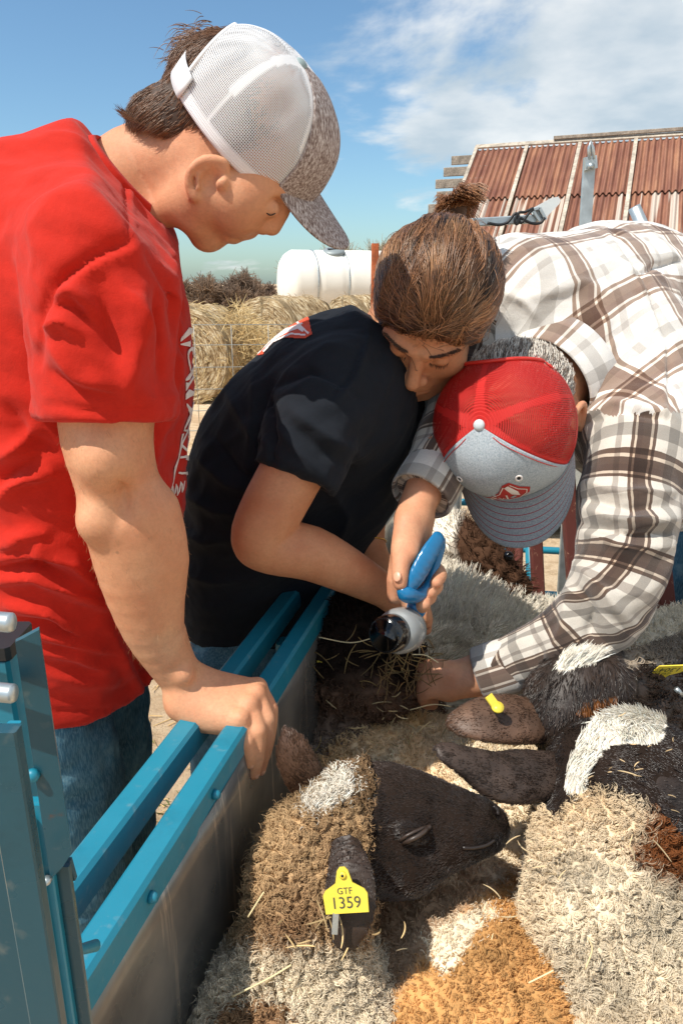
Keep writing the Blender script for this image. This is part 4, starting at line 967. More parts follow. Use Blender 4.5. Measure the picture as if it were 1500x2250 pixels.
# cap
MWMESH = mesh_mat('white_cap_mesh', lin('f2f2f4'), 1750., .36)
def heather():
    b = NB('heathered_grey_fabric'); o = b.obj(); f = b.noise(420, 4, vec=b.scale(o, (1, 1, .3)), rough=.7)
    b.set(Base_Color=b.ramp(f, [(.38, lin('6b5a54')), (.5, lin('9d8f8b')), (.64, lin('cfc8c6'))]), Roughness=.9, Specular_IOR_Level=.1); b.bump(f, .4, .001); return b.m
MHEA = heather(); MWSTRAP = M('white_strap', lin('e8e8ea'), .6); MBTN1 = M('grey_button', lin('8b9c9e'), .7)
uC = nrm(RT * .66 + UP * .75); uC = nrm(uC - vr * (uC @ vr)); fC = nrm(RT * .75 - UP * .66); fC = nrm(fC - vr * (fC @ vr)); fC = nrm(fC - uC * (fC @ uC)); uC = nrm(uC * math.cos(PHB) - vr * math.sin(PHB))
c1, pt1 = cap(boy, Bh(523, 301), fC, uC, sB, (197 * SB, 168 * SB, .0825, 196 * SB, .62), (MWMESH, MHEA, MHEA, MBTN1, MWSTRAP), brim_drop=.10, brim_len=.074, arch=.024, brim_a=54, brim_up=.017)

# ------------------------------------------------------------------ WOMAN in black
wom = thing('person', 'woman with brown topknot and black t-shirt bending over the rail', 'person', H(510, 1500, 1.28) * A(1, 1, 0))
Ch = P(946, 686, 1.08); lr = math.radians(14)
lW = imgdir(math.cos(lr), -math.sin(lr), .10); uW = imgdir(.09, .37, .93); uW = nrm(uW - lW * (uW @ lW)); fW = np.cross(uW, lW); fW = fW if fW @ UP < 0 else -fW; axW = [lW, fW, uW]
def Wh(l, f, u): return Ch + lW * l + fW * f + uW * u
B = Blob(.0027)
B.ell(Wh(0, -.008, .035), (.073, .092, .082), axW); B.ell(Wh(0, .045, -.025), (.056, .045, .062), axW, k=.03)
B.chain([(Wh(-.046, .025, -.045), .020), (Wh(-.030, .058, -.088), .018), (Wh(0, .075, -.102), .017), (Wh(.030, .058, -.088), .018), (Wh(.046, .025, -.045), .020)], k=.03, sub=2)
B.ell(Wh(0, .070, -.064), (.028, .024, .028), axW, k=.02)
B.chain([(Wh(0, .086, .012), .009), (Wh(0, .100, -.018), .0095), (Wh(0, .107, -.032), .0115)], k=.012)
for l in (-1, 1):
    B.ell(Wh(.013 * l, .098, -.035), .0085, k=.006); B.ell(Wh(.045 * l, .058, -.025), (.022, .02, .022), axW, k=.02)
    B.ell(Wh(.031 * l, .088, .004), (.015, .010, .0095), axW, k=.008, neg=True); B.ell(Wh(.031 * l, .0765, .001), (.0135, .0115, .0105), axW, k=.003)
    B.chain([(Wh(.012 * l, .088, .018), .007), (Wh(.034 * l, .082, .022), .0075), (Wh(.052 * l, .064, .018), .007)], k=.01)
    B.ell(Wh(.074 * l, -.004, -.012), (.006, .02, .028), axW, k=.006); B.chain([(Wh(.077 * l, .004, -.034), .006), (Wh(.085 * l, -.012, -.014), .0042), (Wh(.086 * l, -.012, .010), .0044), (Wh(.078 * l, .004, .018), .004)], k=.003, sub=2)
B.chain([(Wh(-.02, .086, -.066), .0045), (Wh(0, .096, -.062), .0065), (Wh(.02, .086, -.066), .0045)], k=.005)
B.chain([(Wh(-.018, .084, -.077), .0055), (Wh(0, .093, -.078), .008), (Wh(.018, .084, -.077), .0055)], k=.005)
B.chain([(Wh(-.024, .085, -.0705), .0022), (Wh(0, .100, -.070), .002), (Wh(.024, .085, -.0705), .0022)], k=.003, neg=True)
B.chain([(Wh(0, -.03, -.03), .055), (H(845, 760, 1.17), .052), (H(770, 820, 1.18), .055)], k=.03, sub=2)
w1 = B.mesh()
armw = Hc((700, 930, 1.03, .046), (640, 1040, 1.0, .0455), (592, 1130, .985, .0445), (574, 1180, .98, .0425), (600, 1200, .985, .041), (680, 1215, 1.0, .0405), (760, 1252, 1.02, .035), (830, 1290, 1.04, .028), (868, 1310, 1.05, .026))
A_ = Blob(.0032); A_.chain(armw, k=.012, sub=3); A_.ell(H(560, 1196, .985), .021, k=.02)
A_.chain(Hc((868, 1310, 1.05, .026), (892, 1328, 1.05, .025), (915, 1342, 1.05, .022)), k=.012)
for a, b, y in ((0, 0, 0), (4, 12, .012), (2, 26, .02)):
    A_.chain(Hc((905 + a, 1325 + b, 1.045 + y, .0105), (932 + a, 1338 + b, 1.04 + y, .0095), (940 + a - 6, 1358 + b, 1.035 + y, .0085)), k=.005, sub=2)
A2 = Blob(.0035); A2.chain(Hc((770, 1020, 1.25, .045), (800, 1120, 1.23, .038), (812, 1190, 1.21, .027), (832, 1240, 1.19, .024), (850, 1275, 1.17, .02)), k=.01, sub=3)
for k in range(4): A2.chain(Hc((838 + 6 * k, 1255 + 5 * k, 1.17 + .012 * k, .010), (862 + 6 * k, 1290 + 4 * k, 1.155 + .012 * k, .009), (860 + 5 * k, 1320 + 3 * k, 1.15 + .012 * k, .008)), k=.005)
w2 = A_.mesh(); w3 = A2.mesh(); To = Blob(.014); To.chain(Hc((740, 880, 1.16, .09), (610, 1020, 1.2, .10), (545, 1400, 1.27, .10)), sub=2); w4 = To.mesh()
v, q = joinm([w1, w2, w3, w4]); mk('body', v, q, MSK_W, wom)
for l in (-1, 1):
    pts_ = [(Wh(.046 * l, .0835, .000), .001), (Wh(.036 * l, .0905, -.006), .0013), (Wh(.026 * l, .0905, -.006), .0013), (Wh(.018 * l, .086, -.002), .001)]
    lp = on_mesh(w1[0], w1[1], [p for p, r in crom(pts_, 8)], .0006); lp = np.array(lp); dd = nrm(fW * .5 - uW * .9) + RNG.normal(0, .12, lp.shape); hairs('eyelashes', lp[:, None] + dd[:, None] * (.006 * np.linspace(0, 1, 3))[None, :, None], [.0003, .00025, .0001], np.tile(lin('1d120c'), (len(lp), 1)), MHAIR, wom)
    n_ = 170; t_ = RNG.random(n_); rt = np.array([Wh((.014 + .038 * t) * l, .0945 - .018 * t * t - .004 * t, .022 + .004 * math.sin(t * 2.6) + RNG.normal(0, .0015)) for t in t_]); dd = nrm(lW * l + uW * .15) + RNG.normal(0, .12, (n_, 3))
    hairs('eyebrow', rt[:, None] + dd[:, None] * (.007 * np.linspace(0, 1, 3))[None, :, None], [.0003, .0003, .0001], lin('4a3020') * RNG.uniform(.6, 1.2, (n_, 1)), MHAIR, wom)
# black shirt
S_ = Blob(.0045)
S_.chain(Hc((730, 885, 1.15, .128), (610, 1010, 1.18, .134), (545, 1190, 1.22, .122), (535, 1330, 1.25, .120), (540, 1450, 1.27, .123)), k=.03, sub=3)
S_.chain(Hc((790, 960, 1.2, .085), (760, 1060, 1.22, .095), (690, 1200, 1.25, .09), (640, 1350, 1.27, .09)), k=.05, sub=2)
S_.chain(Hc((750, 860, 1.15, .10), (820, 770, 1.15, .070), (850, 730, 1.15, .062)), k=.04, sub=2)
S_.chain(Hc((745, 850, 1.08, .075), (700, 915, 1.035, .068), (668, 1000, 1.01, .0615), (630, 1110, .99, .060)), k=.02, sub=3, end=(H(654, 1044, 1.0), nrm(H(630, 1110, .99) - H(680, 970, 1.02))))
S_.chain(Hc((840, 850, 1.24, .07), (880, 930, 1.30, .062), (800, 1050, 1.30, .055)), k=.03, sub=2)
F0, l0 = S_.field(); nsl = nrm(H(630, 1110, .99) - H(680, 970, 1.02))
def womcut(X, Y, Z, F):
    nk = H(838, 722, 1.15); nd = nrm(H(900, 660, 1.15) - H(790, 820, 1.15)); F = np.maximum(F, (X - nk[0]) * nd[0] + (Y - nk[1]) * nd[1] + (Z - nk[2]) * nd[2])
    return np.maximum(F, H(450, 1412, 1.17)[2] - Z)
F0 = cutfield(F0, l0, S_.h, womcut).astype(np.float32); Vw, Qw = FB(F0, l0, S_.h).mesh(); Vw = smooth(Vw, Qw, 2, .4)
Vw = wrinkle(Vw, Qw, .0055, [(1, 0, .6), (0, 1, 0), (-.6, 0, 1)], 5, (3, 12))
Vw = wrinkle(Vw, Qw, .0015, [(1, 0, .6), (0, 1, 0), (-.6, 0, 1)], 27, (7, 30)); Vw = strokes(Vw, Qw, [([(600, 850), (680, 815), (760, 850), (800, 880)], 10, -.006), ([(620, 870), (700, 830), (770, 862)], 14, .004), ([(740, 880), (780, 830), (805, 760), (815, 700)], 6, .003), ([(725, 880), (765, 830), (795, 760)], 5, -.0025),
    ([(590, 870), (600, 960), (590, 1030)], 12, -.009), ([(560, 830), (565, 930), (540, 1040)], 18, .008), ([(600, 930), (650, 985), (700, 1040)], 14, .006), ([(640, 900), (720, 960), (790, 1000)], 18, .008), ([(650, 940), (720, 1000), (770, 1030)], 12, -.006),
    ([(590, 1005), (655, 1040), (715, 1068)], 6, -.003), ([(500, 860), (540, 930), (600, 990)], 14, .006), ([(440, 1010), (500, 1060), (560, 1080)], 14, .007), ([(410, 1090), (470, 1120), (540, 1130)], 12, .006), ([(470, 960), (520, 1030), (570, 1060)], 10, -.005),
    ([(400, 1170), (450, 1190), (530, 1180)], 12, .006), ([(390, 1260), (470, 1275), (560, 1270)], 14, .006), ([(720, 1060), (760, 1130), (740, 1200)], 15, .008), ([(680, 790), (720, 760), (770, 770)], 14, .003)], 1.4)
ws = mk('t_shirt', Vw, Qw, MBLK, wom)
# red and white print on the shoulder blade: outlined wedge with inner bars
MPR = M('red_print', lin('e0512f'), .8); MPW = M('print_white', lin('f2e3dc'), .8)
def patch(poly, V, Qd, mat, par, nm, off, depth, step=8):
    """flat print filling a pixel outline, laid on a mesh surface"""
    from mathutils.bvhtree import BVHTree
    key = ('r', id(V))
    if key not in on_mesh.c: on_mesh.c[key] = BVHTree.FromPolygons([tuple(x) for x in V], [tuple(map(int, q)) for q in Qd])
    bv = on_mesh.c[key]; poly = np.array(poly, float); from mathutils.geometry import tessellate_polygon
    def hit(x, y):
        d = Vector(P(x, y, 1) - CAM).normalized(); h = bv.ray_cast(Vector(CAM), d)
        if h[0] is None: return None
        return np.array(h[0]) + np.array(h[1]) * off
    x0, y0 = poly.min(0); x1, y1 = poly.max(0); gx = np.arange(x0, x1 + step, step); gy = np.arange(y0, y1 + step, step)
    # clip a fine grid of cells to the outline
    def inside(x, y):
        c = False; j = len(poly) - 1
        for i in range(len(poly)):
            if (poly[i][1] > y) != (poly[j][1] > y) and x < (poly[j][0] - poly[i][0]) * (y - poly[i][1]) / (poly[j][1] - poly[i][1]) + poly[i][0]: c = not c
            j = i
        return c
    ids = {}; Vv = []; F = []
    def vid(i, j):
        if (i, j) not in ids:
            h = hit(gx[i], gy[j]); ids[(i, j)] = None if h is None else len(Vv)
            if h is not None: Vv.append(h)
        return ids[(i, j)]
    for i in range(len(gx) - 1):
        for j in range(len(gy) - 1):
            if inside((gx[i] + gx[i + 1]) / 2, (gy[j] + gy[j + 1]) / 2):
                q = [vid(i, j), vid(i, j + 1), vid(i + 1, j + 1), vid(i + 1, j)]
                if None not in q: F.append(tuple(q))
    return mk(nm, Vv, F, mat, par, sm=True) if F else None
def pband(pl, w_):
    pl = np.array(pl, float); L = []; R = []
    for i in range(len(pl)):
        t = pl[min(i + 1, len(pl) - 1)] - pl[max(i - 1, 0)]; t /= np.hypot(*t); s = np.array([-t[1], t[0]]); L.append(pl[i] + s * w_ / 2); R.append(pl[i] - s * w_ / 2)
    return np.array(L + R[::-1])
pr = patch([(553, 782), (590, 735), (640, 705), (676, 690), (686, 735), (670, 745), (618, 742), (590, 760), (578, 780)], Vw, Qw, MPR, ws, 'back_print', .0012, 0, 1.6)
for k_, pl in enumerate((pband([(560, 777), (590, 745), (640, 712)], 4), pband([(566, 779), (596, 750), (640, 722), (665, 712)], 4), pband([(580, 774), (600, 752), (640, 735), (672, 738)], 4), pband([(652, 708), (668, 725), (679, 735)], 4), pband([(600, 745), (630, 728), (655, 720), (668, 728)], 9))):
    patch(pl, Vw, Qw, MPW, pr, 'print_stroke', .0018, 0, 1.3)
# front print, mostly hidden: KW badge
J_ = Blob(.008); hw = H(545, 1450, 1.28)
for s_ in (-1, 1): J_.chain([(hw + A(0, .07 * s_, .05), .095), (hw + A(-.02, .08 * s_, -.2), .085), (hw * A(1, 1, 0) + A(-.06, .09 * s_, .12), .06)], k=.03, sub=3)
v, q = J_.mesh(); v = wrinkle(v, q, .004, [(1, .2, -.2), (0, 1, 0), (.2, 0, 1)], 2, (5, 18)); mk('jeans', v, q, MJEAN, wom)
boots(wom, [hw * A(1, 1, 0) + A(-.06, .09, 0), hw * A(1, 1, 0) + A(-.06, -.09, 0)], A(1, 0, 0))
v, f = cyl([H(812, 1190, 1.21) + .029 * (RT * math.cos(a) + nrm(UP * .3 - FW) * math.sin(a)) for a in np.linspace(0, 6.28, 30)], .0013, 6); mk('bracelet', v, f, M('gold', lin('d8a95a'), .25, 1.), wom)
# hair: combed from the hairline over the head to the topknot
kn_ = P(985, 497, 1.125); hc = lin('80583a')
Hw = Blob(.0035); Hw.ell(Wh(0, -.010, .046), (.0875, .096, .0865), axW); Hw.ell(Wh(0, -.06, .0), (.075, .06, .075), axW, k=.03); Hw.plane(Wh(0, .088, .052), nrm(fW * .75 - uW * .66 ), k=.012); Hw.plane(Wh(0, 0, -.055), nrm(-uW + fW * .55), k=.012)
Hw.chain([(Wh(0, -.062, .045), .042), (kn_, .016)], k=.02)
vh, qh = Hw.mesh(); nh = vnormals(vh, qh); tg_ = kn_ - vh; tg_ /= np.linalg.norm(tg_, axis=1)[:, None]; ang_ = np.arctan2((vh - kn_) @ lW, (vh - kn_) @ fW); vh = vh + nh * (.0045 * vnoise(np.column_stack([ang_ * 11, vh @ uW * 9, np.zeros(len(vh))]), 3) + .002 * vnoise(np.column_stack([ang_ * 26, vh @ uW * 12, np.zeros(len(vh))]), 5))[:, None]; nh = vnormals(vh, qh); ho = mk('hair', vh, qh, M('brown_hair_base', lin('3a2415'), .6), wom)
def comb(vh, qh, nh, n, tgt, steps, step, lift, colr, mask=None, seed=1, jit=.15):
    from mathutils.bvhtree import BVHTree
    q_, W_ = sample(vh, qh, n, mask); p = interp(vh, qh, q_, W_); pts = [p]; m = interp(nh, qh, q_, W_)
    from mathutils.kdtree import KDTree
    bias = np.stack([vnoise(p * 60, seed + i) for i in range(3)], 1) * jit + RNG.normal(0, jit * .4, p.shape); lf = lift * RNG.uniform(.2, 1.2, n)
    cell = np.floor(vh / .012).astype(int); d_ = {}
    for i, c in enumerate(map(tuple, cell)): d_.setdefault(c, []).append(i)
    kd = KDTree(len(vh)); [kd.insert(x, i) for i, x in enumerate(vh)]; kd.balance()
    for s in range(steps):
        d = tgt - p; L = np.linalg.norm(d, axis=1)[:, None]; d = d / L + bias; d = d - m * np.clip((d * m).sum(1), -1, 1)[:, None]; d /= np.linalg.norm(d, axis=1)[:, None] + 1e-9
        p = p + d * np.minimum(step, L * .5)
        ii = np.array([kd.find(x)[1] for x in p]); m = nh[ii]; off = ((p - vh[ii]) * m).sum(1); p = p - m * off[:, None] + m * (lf * np.sin(min(1, (s + 1) / steps) * 2.6))[:, None]; pts.append(p)
    return np.stack(pts, 1)
n_ = 26000; pts = comb(vh, qh, nh, n_, kn_, 5, .016, .005, hc, seed=4, jit=.17)
strk = vnoise(pts[:, 0] * 70, 12) + .5 * vnoise(pts[:, 0] * 160, 2); cols = hc * (.8 + .75 * strk[:, None]) * RNG.uniform(.5, 1.5, (n_, 1)) + A(.16, .10, .05) * np.clip(vnoise(pts[:, 0] * 48, 5) - .1, 0, 1)[:, None] * 1.8
hairs('hair_strands', pts, [.0003, .0004, .0004, .0004, .0004, .0003], np.clip(cols, .004, 1), MHAIR, ho)
n_ = 6500; dd = RNG.normal(0, 1, (n_, 3)); dd /= np.linalg.norm(dd, axis=1)[:, None]; axk = imgdir(.10, .95, -.1); sd_ = nrm(RT - axk * (RT @ axk)); td_ = np.cross(axk, sd_); a = RNG.uniform(0, 6.28, n_); rr = np.sqrt(RNG.random(n_)) * .013
rt = kn_ + axk * .009 + sd_ * (rr * np.cos(a))[:, None] + td_ * (rr * np.sin(a))[:, None]; K7 = np.linspace(0, 1, 7); fl = RNG.uniform(.2, 1.3, n_) * (1 + .6 * vnoise(rt * 150, 8)); ln = RNG.uniform(.022, .045, n_) * (1 + .5 * vnoise(rt * 120, 4))
out_ = sd_ * np.cos(a)[:, None] + td_ * np.sin(a)[:, None]
pts = rt[:, None] + axk * (ln[:, None] * np.sin(K7 * 1.9))[:, :, None] + out_[:, None] * ((.032 * fl)[:, None] * K7 ** 1.5)[:, :, None] - UP * ((.010 * fl)[:, None] * K7 ** 3)[:, :, None] + (vnoise(rt * 90, 3)[:, None] * .02 * K7)[:, :, None] * sd_
hairs('topknot', pts, [.0004] * 6 + [.0002], np.clip(hc * RNG.uniform(.6, 2.0, (n_, 1)) + A(.06, .04, .02) * (RNG.random((n_, 1)) > .6), 0, 1), MHAIR, ho)
Tb = Blob(.004).chain([(kn_ - axk * .01, .017), (kn_ + axk * .012, .016), (kn_ + axk * .028 + sd_ * .006, .020)], k=.01); v, q = Tb.mesh(); mk('topknot_core', v, q, M('topknot_base', lin('4a2f1b'), .7), ho)
ring = [kn_ + axk * (-.004 + .003 * math.cos(2 * a)) + (sd_ * math.cos(a) + td_ * math.sin(a)) * .0255 for a in np.linspace(0, 6.28, 33)]
v, f = merge([cyl(ring, .0062, 8, False), cyl([r_ + axk * .008 for r_ in ring], .005, 8, False)]); mk('hair_tie', v, f, M('black_elastic', lin('16161a'), .7), ho)
n_ = 160; pts = comb(vh, qh, nh, n_, P(960, 840, 1.02), 5, .012, .012, hc, seed=9, jit=.9); hairs('flyaway_strands', pts + RNG.normal(0, .002, pts.shape), [.00025] * 6, hc * RNG.uniform(.6, 2, (n_, 1)), MHAIR, ho)
wl = [crom([(P(x, y, 1.02), .001) for x, y in pl], 4) for pl in ([(868, 770), (880, 800), (905, 830), (925, 842)], [(862, 760), (850, 790), (858, 815)], [(930, 745), (940, 770), (958, 800)], [(995, 770), (1000, 790), (1006, 800)], [(850, 560), (845, 530), (870, 508), (905, 512)])]
v, f = merge([cyl(on_mesh(w1[0], w1[1], [p for p, r in w_], .0015) if i_ < 4 else [p for p, r in w_], .00032, 5) for i_, w_ in enumerate(wl)]); o = mk('loose_locks', v, f, M('hair_lock', lin('4a2f1c'), .5), ho); o['kind'] = 'stuff'
# ------------------------------------------------------------------ MAN in plaid
man = thing('person', 'grey-haired man in plaid flannel shirt and red mesh cap bent over the sheep', 'person', A(.55, 1.62, 0))
Cc = P(1122, 938, 1.12)
uM = imgdir(-.54, -.08, .84); fM = imgdir(.05, -.97, -.1); fM = nrm(fM - uM * (fM @ uM)); sM = np.cross(fM, uM); sM = sM if sM @ RT > 0 else -sM; axM = [sM, fM, uM]
def Mh(s, f, u): return Cc + sM * s + fM * f + uM * u
B = Blob(.0032)
B.ell(Mh(0, -.004, .03), (.076, .094, .09), axM); B.ell(Mh(0, .04, -.075), (.058, .05, .065), axM, k=.03)
B.chain([(Mh(-.05, .02, -.09), .02), (Mh(0, .07, -.145), .019), (Mh(.05, .02, -.09), .02)], k=.03, sub=2)
B.chain([(Mh(0, .09, -.045), .009), (Mh(0, .108, -.085), .012)], k=.012); B.ell(Mh(0, .075, -.112), (.026, .02, .02), axM, k=.015)
for l in (-1, 1):
    B.ell(Mh(.031 * l, .088, -.05), (.014, .009, .009), axM, k=.008, neg=True); B.ell(Mh(.031 * l, .076, -.05), .0115, k=.003)
    B.ell(Mh(.080 * l, -.012, -.058), (.0055, .021, .030), axM, k=.006)
    B.chain([(Mh(.082 * l, .004, -.088), .0065), (Mh(.094 * l, -.026, -.065), .0048), (Mh(.096 * l, -.03, -.04), .005), (Mh(.090 * l, -.014, -.022), .0048)], k=.003, sub=3)
nb = H(1245, 800, 1.28)
B.chain([(Mh(0, -.04, -.03), .066), (nb, .074)], k=.03)
m1 = B.mesh()
# hands
def hc_(*p): return [(P(a, b, d), r) for a, b, d, r in p]
R_ = Blob(.0026)
R_.chain(hc_((965, 1000, 1.12, .035), (935, 1070, 1.10, .030), (917, 1108, 1.085, .027), (905, 1140, 1.075, .027)), k=.01, sub=3)
for k, (a, b, d) in enumerate(((900, 1215, 1.025), (915, 1225, 1.045), (918, 1240, 1.065), (905, 1252, 1.085))): R_.chain(hc_((908 + 5 * k, 1142, 1.065 + .012 * k, .018), (a, b, d, .0135)), k=.016)
R_.chain(hc_((893, 1150, 1.05, .018), (882, 1200, 1.03, .015), (880, 1240, 1.015, .0128), (878, 1268, 1.008, .0115), (879, 1283, 1.006, .0092)), k=.012, sub=3)   # thumb
R_.chain(hc_((880, 1230, 1.05, .016), (870, 1275, 1.05, .014), (868, 1310, 1.055, .012)), k=.02)
fm = [((915, 1230, 1.06, .0115), (950, 1246, 1.062, .0112), (966, 1262, 1.045, .0102), (958, 1280, 1.028, .0088)),
      ((910, 1250, 1.065, .0115), (944, 1272, 1.064, .0112), (958, 1288, 1.048, .0102), (944, 1303, 1.03, .0090)),
      ((892, 1278, 1.06, .0112), (930, 1300, 1.062, .0108), (944, 1312, 1.045, .0098), (932, 1322, 1.03, .0088)),
      ((880, 1300, 1.055, .0110), (900, 1330, 1.055, .0106), (922, 1334, 1.04, .0098), (932, 1328, 1.025, .0088))]
for fg in fm: R_.chain(hc_(*fg), k=.0035, sub=3)
m2 = R_.mesh()
L_ = Blob(.0028)
L_.chain(hc_((1110, 1462, 1.13, .037), (1060, 1480, 1.145, .0345), (1020, 1490, 1.15, .031), (985, 1498, 1.155, .030)), k=.012, sub=3)
for k in range(4):
    L_.chain(hc_((985, 1480 + 12 * k, 1.15 + .0 * k, .017), (950, 1478 + 13 * k, 1.145, .0135), (932, 1488 + 13 * k, 1.15, .0115), (935, 1505 + 13 * k, 1.17, .010), (950, 1512 + 12 * k, 1.185, .009)), k=.007, sub=2)
L_.chain(hc_((985, 1476, 1.14, .017), (955, 1466, 1.145, .0135), (932, 1468, 1.155, .011), (920, 1480, 1.165, .0095)), k=.01, sub=2)
m3 = L_.mesh(); To = Blob(.016); To.chain([(nb, .07), (H(1400, 720, 1.55), .13), (H(1560, 760, 1.85), .13)]); m4 = To.mesh()
v, q = joinm([m1, m2, m3, m4]); mk('body', v, q, MSK_M, man)
t_ = nrm(P(879, 1283, 1.006) - P(880, 1240, 1.015)); o_ = nrm(-FW * .8 - RT * .45); o_ = nrm(o_ - t_ * (o_ @ t_)); Nl = Blob(.0013).ell(P(878, 1270, 1.004) + o_ * .0082, (.0080, .0062, .0022), [t_, np.cross(t_, o_), o_]); v, q = Nl.mesh(); mk('thumb_nail', v, q, MNAIL, man)
# plaid shirt: separate coordinate systems for body and sleeves
def plaid_mat():
    b = NB('plaid_flannel'); u = b.attr('uvw'); s = b.t.nodes.new('ShaderNodeSeparateXYZ'); b.l(u.outputs['Vector'], s.inputs[0]); W1 = lin('e9e5df'); cols = None
    g, br, dk, tn = lin('cfcac3'), lin('96745e'), lin('5c4a40'), lin('d9c2ab')
    dirty = b.mix(b.ramp(b.noise(9, 4), [(.3, 0.), (.7, 1.)]), br, dk)
    def stripes(x, per, off):
        f = b.math('FRACT', b.math('ADD', b.math('DIVIDE', x, per), off))
        one = 1.0; w_ = (1, 1, 1)
        return b.ramp(f, [(0, w_), (.16, A(.74, .73, .72)), (.30, w_), (.45, A(.40, .29, .23)), (.49, A(.95, .9, .85)), (.52, A(.36, .26, .21)), (.62, A(.33, .23, .19)), (.68, A(.95, .9, .85)), (.71, A(.42, .31, .25)), (.75, w_), (.86, A(.80, .78, .77)), (.93, w_)], 'CONSTANT')
    c = b.mix(1., stripes(s.outputs[0], .185, .1), stripes(s.outputs[1], .165, .37), 'MULTIPLY'); c = b.mix(1., c, (*W1, 1), 'MULTIPLY')
    c = b.mix(s.outputs[2], c, b.mix(1., c, b.mix(1., c, c, 'MULTIPLY'), 'MULTIPLY'))  # sleeves and cuffs multiplied darker: their shade is put into the plaid colour
    fz = b.noise(600, 4, rough=.8); c = b.mix(1., c, b.ramp(fz, [(.3, .86), (.7, 1.08)]), 'MULTIPLY')
    b.set(Base_Color=c, Roughness=.95, Specular_IOR_Level=.08, Sheen_Weight=.3, Sheen_Roughness=.6); b.bump(fz, .45, .0015); b.bump(b.noise(30, 5), .25, .008); return b.m
MPLAID = plaid_mat()
spine = Hc((1225, 790, 1.24, .075), (1275, 715, 1.36, .140), (1345, 690, 1.50, .170), (1460, 720, 1.66, .175), (1600, 800, 1.85, .17))
sleL = Hc((1390, 880, 1.22, .10), (1400, 980, 1.11, .082), (1384, 1100, 1.05, .072), (1370, 1220, 1.01, .066), (1335, 1315, .985, .063), (1268, 1380, .985, .054), (1190, 1430, .995, .046), (1110, 1466, 1.01, .042), (1030, 1490, 1.02, .040))
sleR = Hc((1160, 680, 1.30, .10), (1085, 720, 1.30, .085), (1040, 830, 1.26, .075), (1005, 930, 1.18, .062), (970, 1010, 1.11, .05), (920, 1095, 1.05, .043))
S_ = Blob(.0046); S_.chain(spine, k=.03, sub=3); S_.chain(sleL, k=.03, sub=3, end=(H(1064, 1480, 1.015), nrm(sleL[-1][0] - sleL[-2][0]))); S_.chain(sleR, k=.03, sub=3, end=(H(927, 1084, 1.057), nrm(sleR[-1][0] - sleR[-2][0])))
S_.chain(Hc((1130, 660, 1.32, .11), (1260, 690, 1.36, .12), (1400, 830, 1.27, .115)), k=.05, sub=2)
S_.chain(Hc((1190, 800, 1.24, .066), (1250, 790, 1.26, .085), (1310, 860, 1.22, .07)), k=.03, sub=2)
S_.chain(Hc((1330, 960, 1.26, .07), (1420, 1030, 1.4, .1), (1500, 1050, 1.6, .12)), k=.05)
F0, l0 = S_.field()
def mancut(X, Y, Z, F):
    # cut the cuffs, and hollow the neck opening so the collar stands off the nape
    hcen = Mh(0, -.01, -.02); ba = nb - hcen; L = ba @ ba; t = np.clip(((X - hcen[0]) * ba[0] + (Y - hcen[1]) * ba[1] + (Z - hcen[2]) * ba[2]) / L, 0, .72)
    d = np.sqrt((X - hcen[0] - t * ba[0]) ** 2 + (Y - hcen[1] - t * ba[1]) ** 2 + (Z - hcen[2] - t * ba[2]) ** 2) - .083
    return np.maximum(F, -d)
F0 = cutfield(F0, l0, S_.h, mancut).astype(np.float32); Vm, Qm = FB(F0, l0, S_.h).mesh(); Vm = smooth(Vm, Qm, 2, .4)
def chain_uv(V, ch):
    pts = crom(ch, 4); best = np.full(len(V), 1e9); U = np.zeros((len(V), 2)); acc = 0; up = A(.3, -.2, 1)
    for (a, ra), (b, rb) in zip(pts[:-1], pts[1:]):
        ba = b - a; L = np.linalg.norm(ba); t = np.clip(((V - a) @ ba) / (L * L), 0, 1); q = V - a - t[:, None] * ba; d = np.linalg.norm(q, axis=1) - (ra + (rb - ra) * t); tt = ba / L
        e1_ = nrm(up - tt * (up @ tt)); e2_ = np.cross(tt, e1_); an = np.arctan2(q @ e2_, q @ e1_); m = d < best; best[m] = d[m]; U[m, 0] = (acc + t * L)[m]; U[m, 1] = (an * .075)[m]; acc += L
    return best, U
dS, uS = chain_uv(Vm, spine); dL, uL = chain_uv(Vm, sleL); dR, uR = chain_uv(Vm, sleR)
sx = nrm(H(1600, 800, 1.85) - H(1275, 715, 1.36)); sw = nrm(np.cross(sx, nrm(-FW + UP * .9))); 
ub = np.stack([(Vm - nb) @ sx, (Vm - nb) @ sw], 1); UV = ub.copy(); zz = np.zeros(len(Vm))
pxm, pym, _ = proj(Vm)
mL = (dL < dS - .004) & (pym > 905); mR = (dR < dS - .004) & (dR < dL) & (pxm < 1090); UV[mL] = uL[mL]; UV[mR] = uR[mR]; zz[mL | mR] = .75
Vm = wrinkle(Vm, Qm, .0015, [(1, 0, .2), (0, 1, 0), (-.2, 0, 1)], 33, (8, 30)); Vm = wrinkle(Vm, Qm, .0065, [(1, 0, .2), (0, 1, 0), (-.2, 0, 1)], 15, (3, 10))
